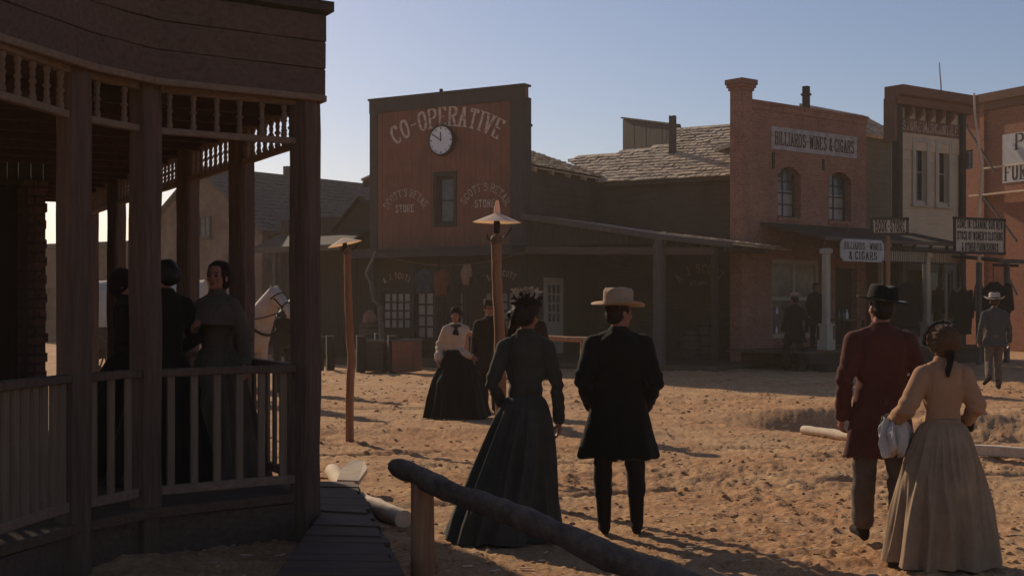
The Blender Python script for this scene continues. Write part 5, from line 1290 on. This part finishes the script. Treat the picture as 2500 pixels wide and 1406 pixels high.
    def hat(s, mat, band=C_band, brim=.19, crown=(.10, .088), ch=.115, z=.165, curl=.02, tilt=(0, 0), dent=True, name='hat', by=1.15):
        mb = MB(); n = 40; rg = []
        prof = [(crown[0]*.96, 0.002), (brim*.8, .0), (brim, .004), (brim+.002, .010), (brim*.8, .008), (crown[0], .012), (crown[0]*.99, ch*.35), (crown[1]*1.02, ch*.8), (crown[1]*.9, ch*.96), (crown[1]*.5, ch), (.004, ch*.97)]
        Mt = rotm(0, R(tilt[0]), R(tilt[1]))
        for r, zz in prof:
            ring = []
            for i in range(n):
                a = 2*PI*i/n; x, y = math.cos(a)*r, math.sin(a)*r*by; zq = zz
                if r > crown[0]*1.05: zq += curl*(abs(math.cos(a))**2.5)*((r-crown[0])/(brim-crown[0]))**2*1.6-.006*abs(math.sin(a))*((r-crown[0])/(brim-crown[0]))
                if dent and zz > ch*.75: zq -= .018*math.exp(-(x/.03)**2)
                ring.append(s.hpt(Mt @ Vector((x, y, zq)) + Vector((0, -.005, z))))
            rg.append(ring)
        mb.loft(rg, cap=True); h = mb.build(name, mat, s.root, 180)
        mb = MB(); rg = []
        for rr_, zz in ((1.005, .012), (1.02, .013), (1.015, .033), (1.0, .034)):
            rg.append([s.hpt(Mt @ Vector((math.cos(2*PI*i/n)*crown[0]*rr_, math.sin(2*PI*i/n)*crown[0]*rr_*by, zz)) + Vector((0, -.005, z))) for i in range(n)])
        mb.loft(rg, cap=False); mb.build('hat_band', band, s.root, 40); return s
    def hair(s, mat=HAIR, bun=None, curly=False, vol=1.0):
        mb = MB(); mb.ell(s.hpt((0, -.022, .145)), (.083*vol, .092*vol, .082*vol), s.hm); mb.ell(s.hpt((0, -.045, .09)), (.078*vol, .062*vol, .075), s.hm)
        for sg in (-1, 1): mb.ell(s.hpt((sg*.066, .012, .12)), (.02, .035, .045), s.hm)
        if bun: mb.ell(s.hpt(bun[0]), bun[1], s.hm)
        if curly:
            rr = random.Random(8)
            for k in range(34): mb.ell(s.hpt((rr.uniform(-.085, .085), rr.uniform(-.12, -.03), rr.uniform(.03, .22))), (rr.uniform(.018, .03),)*3, None, 8, 5)
            for k in range(7): mb.caps(s.hpt((-.05-.012*(k % 3), -.05-.01*k, .04)), s.hpt((-.06-.012*(k % 3), -.06-.008*k, -.015-.008*k)), .014, .010, 6)
        me = fuse(mb, .008 if s.fine else .012, 2 if curly else 3); wrinkle(me, .012 if curly else .007, (34, 34, 24) if curly else (26, 26, 12), 3); link('hair', me, mat, s.root, 180); return s

MAN = [(1.50, .062, .065, -.005), (1.475, .10, .085, -.005), (1.43, .165, .108, -.005), (1.35, .198, .122, -.005), (1.22, .188, .12, 0), (1.08, .172, .113, 0), (.98, .188, .125, 0), (.85, .215, .145, 0), (.70, .245, .17, 0), (.57, .27, .19, 0)]
def rings(base, stop, sx=1.0, flare=1.0):
    out = []
    for z, rx, ry, cy in base:
        if z < stop: out.append((stop, rx*sx*flare, ry*sx*flare, cy)); break
        f_ = 1+(flare-1)*max(0, (1.05-z)/.48); out.append((z, rx*sx*f_, ry*sx*f_, cy))
    return out
WOM = [(1.505, .055, .055, -.005), (1.475, .085, .072, -.005), (1.43, .135, .095, 0), (1.33, .165, .118, .01), (1.22, .150, .112, .01), (1.12, .126, .098, 0), (1.06, .122, .095, 0), (1.01, .135, .105, 0), (.97, .155, .125, 0)]

# woman in dark green with the feathered hat
f = Fig('woman from behind in a long dark green dress and feathered hat', 1283, 9.5, -2, 1.70, female=True, head=(-32, -4, 3))
f.pose(el=(-.245, -.11, 1.13), wl=(-.19, .10, .98), er=(.235, -.02, 1.12), wr=(.25, .03, .86)).body()
f.coat(C_teal, WOM, arm=(.064, .052, .042), name='bodice', wr=.004, vx=.009)
f.skirt(C_teal, wz=1.03, w=(.128, .10), hem=(.41, .46), c=(-.17, -.12), folds=19, amp=.055, shape=.62)
f.hair(HAIR, ((0, -.10, .10), (.075, .06, .075)), vol=1.2, curly=True)
mb = MB(); mb.lathe([(.10, .0), (.125, .01), (.11, .03), (.085, .05), (.075, .09), (.02, .10)], n=24, M=f.hm, c=f.hpt((0, -.02, .185))); ht = mb.build('hat', C_brown, f.root, 60)
mb = MB(); rr = random.Random(11)
for k in range(60):
    a = rr.uniform(0, 6.28); b = f.hpt((math.cos(a)*.085*rr.random()**.5, -.03+math.sin(a)*.085*rr.random()**.5, .235+rr.uniform(-.03, .03)))
    dr = Vector((math.cos(a)*.8-.25, math.sin(a)*.5, rr.uniform(.35, 1.2))).normalized(); Lf = rr.uniform(.03, .10); sd = dr.cross(Vector((rr.uniform(-1, 1), 1, .2))).normalized(); cz = Vector((0, 0, -.25*Lf))
    w_ = Lf*.16; q = [b, b+dr*Lf*.5+sd*w_, b+dr*Lf+cz, b+dr*Lf*.5-sd*w_]; nrm = dr.cross(sd)*.004
    mb.prism(q, nrm)
mb.build('hat_feather', FEATH, f.root)
mb = MB()
for k in range(16):
    a = rr.uniform(0, 6.28); mb.ell(f.hpt((math.cos(a)*.10, -.02+math.sin(a)*.10, .21+rr.uniform(-.02, .03))), (.026, .026, .02), None, 8, 5)
me = fuse(mb, .008, 1); wrinkle(me, .008, (50, 50, 50), 2); link('hat_trim', me, C_brown, f.root, 60)
mb = MB()
for sg in (-1, 1):
    for k in range(7): mb.beam((sg*(.015+.045*k/7), -.1+.0*k, 1.44-.2*k/7), (sg*(.015+.045*(k+1)/7), -.1, 1.44-.2*(k+1)/7), .003, .003)
# man with tan hat in the black frock coat
f = Fig('man from behind in black frock coat and tan wide brimmed hat, face turned right', 1510, 9.4, -3, 1.70, head=(-52, -2, -2))
f.pose(el=(-.262, -.10, 1.13), wl=(-.20, .14, .94), er=(.262, -.08, 1.12), wr=(.20, .16, .92), kl=(-.115, .01, .50), kr=(.125, .03, .50), al=(-.105, -.02, .09), ar=(.135, .0, .09)).body()
f.trousers(C_trou, .30, (.10, .072, .07)).boots(LEATHER, .42)
f.coat(C_black, rings(MAN, .57, 1.04, 1.05), arm=(.078, .066, .055), vent=.95, wr=.008)
f.hair(HAIR); f.hat(C_felt, band=C_felt, brim=.182, crown=(.104, .099), ch=.138, z=.155, curl=.016, tilt=(0, 2))
# man in maroon
f = Fig('man seen from behind in a long maroon coat and black round hat', 2150, 8.9, 4, 1.70, head=(6, 2, 3))
f.pose(el=(-.275, -.06, 1.13), wl=(-.265, .04, .88), er=(.27, -.05, 1.16), wr=(.20, .16, 1.04), kl=(-.11, .02, .50), kr=(.11, -.03, .52), al=(-.11, .06, .09), ar=(.09, -.16, .14)).body()
f.trousers(C_trouL, .14, (.105, .084, .078)).boots(LEATHER, .30)
f.coat(C_maroon, rings(MAN, .60, 1.0, .98), arm=(.075, .062, .052), vent=1.0, wr=.006)
f.hair(HAIRB); f.hat(C_feltB, band=C_feltB, brim=.175, crown=(.104, .094), ch=.115, z=.15, curl=.006, tilt=(2, 4))
# woman in tan with the bonnet
f = Fig('short woman from behind in tan dress and rust bonnet, beside the man in maroon', 2302, 8.3, 6, 1.49, female=True, head=(4, 3, 0))
f.pose(el=(-.30, -.03, 1.13), wl=(-.34, .18, 1.02), er=(.235, -.05, 1.16), wr=(.22, .14, 1.0)).body()
f.coat(C_tan, WOM, arm=(.074, .072, .05), name='bodice', wr=.004, vx=.009, cuff=.8)
f.skirt(C_tanskirt, wz=1.05, w=(.13, .105), hem=(.40, .40), c=(-.03, -.02), folds=24, amp=.05, shape=.55)
mb = MB(); mb.lathe([(.126, 0), (.129, .02), (.128, .06), (.125, .075)], n=28, c=(0, 0, 1.0)); me = fuse(mb, .010, 2); link('waistband', me, C_tanskirt, f.root, 180)
f.hair(HAIR, ((0, -.09, .06), (.05, .04, .06)))
mb = MB(); mb.ell(f.hpt((0, -.035, .12)), (.115, .105, .125), f.hm); mb.ell(f.hpt((0, .01, .13)), (.122, .095, .13), f.hm); me = fuse(mb, .010, 3)
def pleat(a, n): ang = np.arctan2(a[:, 2]-1.66, a[:, 0]); return .006*np.sin(ang*17)*np.exp(-((a[:, 1]+.10)/.07)**2)
wrinkle(me, .005, (20, 20, 20), 3, pleat)
a = coords(me); hc = np.array(f.hpt((0, .09, .09))); keep = np.linalg.norm((a-hc)*np.array([1.1, .9, .9]), axis=1) < .085; a[keep, 1] -= .085; setco(me, a)
link('bonnet', me, C_bonnet, f.root, 180)
mb = MB(); n = 48
for yq, rr_ in ((.02, .136), (.05, .132)):
    rg = []
    for off, w_ in ((-.02, 0), (0, .012), (.02, 0)):
        rg.append([f.hpt((math.cos(2*PI*i/n)*(rr_+w_+.006*math.sin(i*2.1)), yq+off*.6+.006*math.sin(i*1.7), .12+math.sin(2*PI*i/n)*(rr_+w_+.006*math.cos(i*2.1))*1.02)) for i in range(n) if not 200 < i*360/n < 340])
    mb.loft(rg, cap=False, closed=False)
sl2 = mb.build('bonnet_ruffle', C_dkbon, f.root, 180); md = sl2.modifiers.new('t', 'SOLIDIFY'); md.thickness = .008
mb = MB(); mb.caps(f.hpt((-.0, -.13, .03)), f.hpt((-.015, -.115, -.06)), .026, .03, 10); mb.caps(f.hpt((-.015, -.115, -.06)), f.hpt((-.02, -.12, -.13)), .028, .014, 10); me = fuse(mb, .009, 2); wrinkle(me, .004, (30, 30, 10)); link('ribbon', me, C_dkbon, f.root, 180)
for q in ('l', 'r'):
    e, w_ = f.J['e'+q], f.J['w'+q]; mb = MB(); dd = (w_-e).normalized(); p = e.lerp(w_, .72)
    rg = []; ax = dd.cross(Vector((0, 0, 1))).normalized(); bx = dd.cross(ax)
    for t_, r_ in ((0, .052), (.02, .066), (.05, .075), (.075, .07)):
        rg.append([p+dd*t_+(ax*math.cos(2*PI*i/24)+bx*math.sin(2*PI*i/24))*(r_*(1+.10*math.sin(i*2.6))) for i in range(24)])
    mb.loft(rg, cap=False); mb.build('cuff_ruffle', C_dkbon, f.root, 180)
mb = MB(); w_ = f.J['wl']; rg = []; n = 90
for k in range(22):
    t_ = k/21; z = w_.z+.05-.27*t_; base = .035+.055*math.sin(PI*min(1, t_*.75+.12)); rg.append([(w_.x+.01+math.cos(2*PI*i/n)*base*(1+.42*math.sin(2*PI*i/n*6+1.7*t_+math.sin(t_*5))+.2*math.sin(2*PI*i/n*13+3*t_)), w_.y-.06+math.sin(2*PI*i/n)*base*.9*(1+.42*math.sin(2*PI*i/n*6+1.7*t_+math.sin(t_*5))+.2*math.sin(2*PI*i/n*11-4*t_)), z+(.03*math.sin(2*PI*i/n*3)+.012*math.sin(2*PI*i/n*9))*t_) for i in range(n)])
mb.loft(rg); me = mb.mesh('cloth'); wrinkle(me, .012, (26, 26, 20), 3)
sh_ = thing('white_shawl', 'crumpled white cloth hanging from the bonneted woman arm beside the maroon coat', 'cloth', (X(2302, 8.3), 8.3, gz(X(2302, 8.3), 8.3)), R(6), None, 1.49/1.75)
link('cloth', me, C_white, sh_, 180)
# woman in cream blouse, walking toward the camera
f = Fig('woman in cream blouse, black skirt and dark headscarf walking toward the camera', 1113, 19.2, 184, 1.62, female=True, head=(-14, 0, 0), fine=False)
f.pose(el=(.235, -.06, 1.15), er=(.26, -.07, 1.14), wr=(.28, .10, .93), wl=(-.22, .14, .98)).body()
f.coat(C_cream, WOM, arm=(.066, .062, .05), name='blouse', puff=.075, wr=.006, collar=False)
f.skirt(C_blkskirt, wz=1.08, w=(.14, .115), hem=(.52, .50), c=(-.04, .02), folds=15, amp=.05, shape=.72)
f.hair(HAIR); mb = MB(); mb.ell(f.hpt((0, -.035, .12)), (.098, .098, .11), f.hm); mb.ell(f.hpt((.0, -.05, .03)), (.078, .07, .09), f.hm); mb.ell(f.hpt((0, .012, .165)), (.086, .085, .07), f.hm); mb.ell((0, .03, 1.455), (.10, .09, .03)); me = fuse(mb, .012, 3); wrinkle(me, .006, (20, 20, 20)); link('headscarf', me, C_dkbon, f.root, 180)
mb = MB(); mb.ell((0, .115, 1.44), (.03, .02, .025)); mb.caps((0, .12, 1.43), (-.02, .13, 1.33), .014, .028, 8); mb.caps((0, .12, 1.43), (.03, .13, 1.34), .014, .026, 8); me = fuse(mb, .009, 1); link('neck_bow', me, C_dkbon, f.root, 180)
# man beside her
f = Fig('man in long dark brown coat and hat beside the woman in cream blouse', 1196, 20.2, 176, 1.72, head=(10, 0, 0), fine=False)
f.pose(kl=(-.10, .10, .50), al=(-.10, .02, .09), kr=(.10, .04, .5), ar=(.1, -.14, .12)).body(); f.trousers(C_brown).boots(LEATHER, .15).coat(C_brown, rings(MAN, .66, 1.0, 1.12)).hair(HAIR).hat(C_brown, brim=.17, crown=(.10, .09), ch=.11, z=.155)
f = Fig('man in dark coat and hat half hidden behind the woman with the feathered hat', 1288, 17.5, 172, 1.72, head=(-12, 0, 0), fine=False)
f.body(); f.trousers(C_trou).boots(LEATHER, .15).coat(C_brown, rings(MAN, .66, 1.12, 1.05)).hair(HAIR).hat(C_brown, brim=.17, crown=(.10, .09), ch=.11, z=.155)
# man striding at the far right
f = Fig('man in grey suit and pale hat striding away at the right edge', 2428, 25.6, -4, 1.84, head=(-25, 0, 0), fine=False)
f.pose(el=(-.27, -.10, 1.14), wl=(-.28, .02, .90), er=(.26, -.03, 1.14), wr=(.29, .08, .9), kl=(-.10, .02, .50), al=(-.20, -.34, .24), kr=(.08, .10, .51), ar=(.10, .10, .09)).body()
f.trousers(C_trouL, .12, (.10, .075, .066)).boots(LEATHER, .16).coat(C_greys, rings(MAN, .80, .98, 1.0), vent=1.0, wr=.012).hair(HAIR).hat(C_feltL, brim=.185, crown=(.105, .095), ch=.13, z=.15, curl=.03)
# man crossing before the saloon, man on the boardwalk
f = Fig('man in a dark coat and small hat striding past the saloon window', 1940, 32.6, 24, 1.93, head=(0, 0, 0), fine=False)
f.pose(kl=(-.10, .16, .52), al=(-.10, .10, .12), kr=(.10, -.06, .50), ar=(.10, -.34, .20), el=(-.29, -.08, 1.16), wl=(-.26, .1, .95), er=(.28, -.12, 1.15), wr=(.30, -.02, .92)).body()
f.trousers(C_trou).boots(LEATHER, .16).coat(C_black, rings(MAN, .68, 1.08, 1.1)).hair(HAIRB).hat(C_felt, brim=.135, crown=(.10, .09), ch=.10, z=.16)
p = BI.w(BI.at(1992, 760, -.9)[0], -.9, 0)
f = Fig('tall man in black standing still on the boardwalk beside the saloon window', 1250+F*p.x/p.y, p.y, 200, 1.74, floor=DKZ, fine=False); f.body()
f.trousers(C_trou).boots(LEATHER, .16).coat(C_black, rings(MAN, .60, 1.0, 1.0)).hair(HAIRB)
mb = MB(); mb.lathe([(.10, .16), (.098, .2), (.07, .235), (.01, .245)], n=20, c=f.hp); mb.build('cap', C_black, f.root, 60)
# three women on the porch
f = Fig('woman in black with dark bonnet on the porch, the farthest left of three', 306, 10.3, -78, 1.60, floor=DK, female=True, head=(-14, 0, 0))
f.pose(er=(.235, .0, 1.13), wr=(.14, .2, 1.08), el=(-.23, .02, 1.13), wl=(-.13, .2, 1.08)).body(); f.coat(C_black, WOM, arm=(.072, .064, .05), name='bodice').skirt(C_black, hem=(.44, .50), c=(0, -.08))
f.hair(HAIRB); mb = MB(); mb.ell(f.hpt((0, -.03, .13)), (.11, .112, .115), f.hm); mb.ell(f.hpt((0, -.07, .06)), (.09, .075, .09), f.hm); me = fuse(mb, .011, 3); wrinkle(me, .006, (18, 18, 18)); link('bonnet', me, C_dkbon, f.root, 180)
mb = MB(); mb.ell((.02, .24, 1.06), (.05, .04, .035)); mb.ell((-.02, .26, 1.03), (.04, .04, .04)); me = fuse(mb, .01, 1); wrinkle(me, .012, (25, 25, 25)); link('handkerchief', me, C_greyd, f.root, 180)
f = Fig('woman in black with bare dark hair, in the middle of three on the porch', 404, 9.75, 34, 1.65, floor=DK, female=True, head=(28, -6, 0))
f.pose(er=(.25, .02, 1.13), wr=(.15, .2, 1.02)).body(); f.coat(C_black, WOM, arm=(.075, .066, .05), name='bodice').skirt(C_black, hem=(.46, .46)).hair(HAIRB, ((0, -.09, .1), (.07, .06, .08)), vol=1.12)
f = Fig('woman in grey caped dress on the porch facing the others, hand on the railing', 530, 10.0, 152, 1.65, floor=DK, female=True, head=(16, 4, 0))
f.pose(el=(-.27, -.02, 1.14), wl=(-.39, .12, .93), er=(.20, .06, 1.14), wr=(.05, .22, 1.22)).body()
def cape(mb): mb.lathe([(.08, 1.47), (.17, 1.42), (.235, 1.32), (.245, 1.24), (.05, 1.24)], n=30)
f.coat(C_greyd, WOM, arm=(.068, .064, .048), name='bodice', wr=.006, vx=.009, extra=cape).skirt(C_greyd, hem=(.42, .42), folds=23)
f.skirt(C_greyd, wz=1.06, w=(.125, .10), hem=(.20, .18), z0=.86, folds=14, amp=.07, name='peplum')
f.hair(HAIR); mb = MB(); mb.ell(f.hpt((0, -.035, .14)), (.10, .10, .105), f.hm); mb.ell(f.hpt((0, -.06, .08)), (.092, .08, .09), f.hm); mb.caps(f.hpt((.0, -.11, .03)), f.hpt((.02, -.14, -.08)), .03, .045, 10); me = fuse(mb, .010, 3); wrinkle(me, .007, (18, 18, 18)); link('bonnet', me, C_dkbon, f.root, 180)

# ------------------------------------------------------------------ horses and wagon
def horse(px, d, rz, hide, mane_m, lab, sc=1.0):
    x = X(px, d); t = thing('horse', lab, 'horse', (x, d, gz(x, d)), R(rz), None, sc); mb = MB()
    mb.caps((-.55, 0, 1.13), (.42, 0, 1.11), .29, .28, 18); mb.ell((.52, 0, 1.12), (.27, .22, .31)); mb.ell((-.62, 0, 1.2), (.34, .27, .31)); mb.ell((.3, 0, 1.38), (.3, .12, .16))
    mb.caps((.55, 0, 1.25), (.80, 0, 1.56), .25, .18, 16); mb.caps((.78, 0, 1.54), (.97, 0, 1.76), .185, .125, 14); mb.ell((1.02, 0, 1.75), (.13, .085, .12))
    mb.caps((1.05, 0, 1.76), (1.36, 0, 1.49), .10, .070, 14); mb.ell((1.09, 0, 1.65), (.12, .075, .105)); mb.ell((1.39, 0, 1.45), (.075, .064, .07)); mb.ell((1.34, 0, 1.42), (.05, .045, .04))
    for sg in (-1, 1):
        mb.caps((.97, sg*.055, 1.83), (.985, sg*.065, 1.94), .03, .009, 8)
        mb.caps((.52, sg*.14, 1.0), (.54, sg*.14, .52), .105, .06); mb.caps((.54, sg*.14, .52), (.53, sg*.14, .14), .056, .042); mb.caps((.53, sg*.14, .14), (.57, sg*.14, .05), .045, .06)
        mb.caps((-.62, sg*.15, 1.0), (-.55, sg*.15, .76), .17, .12); mb.caps((-.55, sg*.15, .76), (-.80, sg*.15, .53), .105, .06); mb.caps((-.80, sg*.15, .53), (-.76, sg*.15, .14), .056, .043); mb.caps((-.76, sg*.15, .14), (-.71, sg*.15, .05), .045, .06)
    me = fuse(mb, .018, 4); cen = coords(me); link('body', me, hide, t, 180)
    mb = MB(); rr = random.Random(2)
    for k in range(40):
        f_ = k/39; p = Vector((1.02-.62*f_, 0, 1.88-.42*f_-.05*math.sin(f_*PI)*0)); mb.caps(p, p+Vector((-.02, rr.choice((-1, 1))*(.07+.08*rr.random()), -.16-.1*rr.random())), .022, .012, 6)
    mb.caps((1.06, 0, 1.87), (1.16, .0, 1.74), .025, .012, 6)
    me = fuse(mb, .013, 2); wrinkle(me, .012, (30, 30, 10)); link('mane', me, mane_m, t, 180)
    mb = MB(); mb.caps((-.93, 0, 1.28), (-1.02, 0, .9), .05, .07); mb.caps((-1.02, 0, .9), (-1.0, 0, .5), .07, .03); me = fuse(mb, .018, 2); link('tail', me, mane_m, t, 180)
    mb = MB()
    def strap(c, ax, r, w_=.009):
        ax = Vector(ax).normalized(); a = ax.cross(Vector((0, 1, 0))).normalized(); b = ax.cross(a); mb.tube([Vector(c)+(a*math.cos(2*PI*i/24)*r[0]+b*math.sin(2*PI*i/24)*r[1]) for i in range(25)], w_, 6)
    strap((1.28, 0, 1.57), (.77, 0, -.64), (.093, .088)); strap((1.07, 0, 1.72), (.5, 0, -.86), (.145, .105)); strap((.66, 0, 1.33), (.7, 0, .62), (.285, .275), .022)
    for sg in (-1, 1): mb.tube([(1.28, sg*.08, 1.55), (1.1, sg*.1, 1.7)], .012, 6); mb.tube([(1.32, sg*.075, 1.50), (.95, sg*.18, 1.4), (.6, sg*.24, 1.35)], .010, 6)
    mb.build('harness', LEATHER, t, 60)
    mb = MB()
    for sg in (-1, 1): mb.ell((1.09, sg*.078, 1.745), (.018, .012, .016), None, 8, 6)
    mb.build('eye', EYE, t, 60)
    return t
horse(574, 22.3, -40, HORSE, MANE, 'pale harnessed horse facing right, seen between the porch posts', 1.04); horse(640, 25.4, -34, HORSED, HORSED, 'dark harnessed horse just beyond the pale horse', 1.02)
wg = thing('covered_wagon', 'canvas covered wagon standing beyond the porch behind the horses', 'wagon', (X(350, 28), 28, gz(X(350, 28), 28)), R(4))
mb = MB(); mb.box((-1.5, -.6, .75), (1.2, .6, .82)); mb.box((-1.5, -.64, .82), (1.2, -.6, 1.25)); mb.box((-1.5, .6, .82), (1.2, .64, 1.25)); mb.box((-1.5, -.6, .82), (-1.46, .6, 1.25)); mb.box((1.16, -.6, .82), (1.2, .6, 1.25)); mb.build('wagon_bed', W_clap, wg)
mb = MB(); rg = []
for k in range(13):
    x = -1.6+k*2.9/12; s_ = 1-.03*math.sin(k*PI/2)**2; rg.append([(x, math.cos(PI*i/16)*.68*s_, 1.2+math.sin(PI*i/16)*1.0*s_) for i in range(17)])
mb.loft(rg, cap=True, closed=False); o = mb.build('canvas_cover', CANVAS, wg, 60)
for wx in (-1.0, .8):
    for sg in (-1, 1):
        r_ = .55 if wx < 0 else .45; mb = MB(); Mw = Matrix.Rotation(R(90), 3, 'X'); mb.lathe([(r_, -.03), (r_, .03), (r_-.06, .03), (r_-.06, -.03), (r_, -.03)], c=(wx, sg*.76, r_+.02), n=28, M=Mw, cap=False); mb.lathe([(.07, -.08), (.07, .08)], c=(wx, sg*.76, r_+.02), n=12, M=Mw)
        for k in range(10): a = k*PI/5; mb.beam((wx+.06*math.cos(a), sg*.76, r_+.02+.06*math.sin(a)), (wx+(r_-.05)*math.cos(a), sg*.76, r_+.02+(r_-.05)*math.sin(a)), .035, .03, up=(0, 1, 0))
        mb.build('wheel', W_clap, wg)
mb = MB(); mb.box((-1.06, -.74, .5), (-.94, .74, .76)); mb.box((.74, -.74, .42), (.86, .74, .76)); mb.build('axle', W_dark, wg)

# ------------------------------------------------------------------ dusty air
mb = MB(); mb.box((-262, -246, -1.4), (262, 262, 11.5)); hz = mb.mesh('haze'); mt = bpy.data.materials.new('dusty_air'); mt.use_nodes = True; t = mt.node_tree; t.nodes.clear()
ou = t.nodes.new('ShaderNodeOutputMaterial'); pv = t.nodes.new('ShaderNodeVolumePrincipled'); pv.inputs['Color'].default_value = (.98, .80, .63, 1); pv.inputs['Density'].default_value = .0009; pv.inputs['Anisotropy'].default_value = .35
t.links.new(pv.outputs[0], ou.inputs['Volume']); ho = link('haze', hz, mt); ho['kind'] = 'stuff'
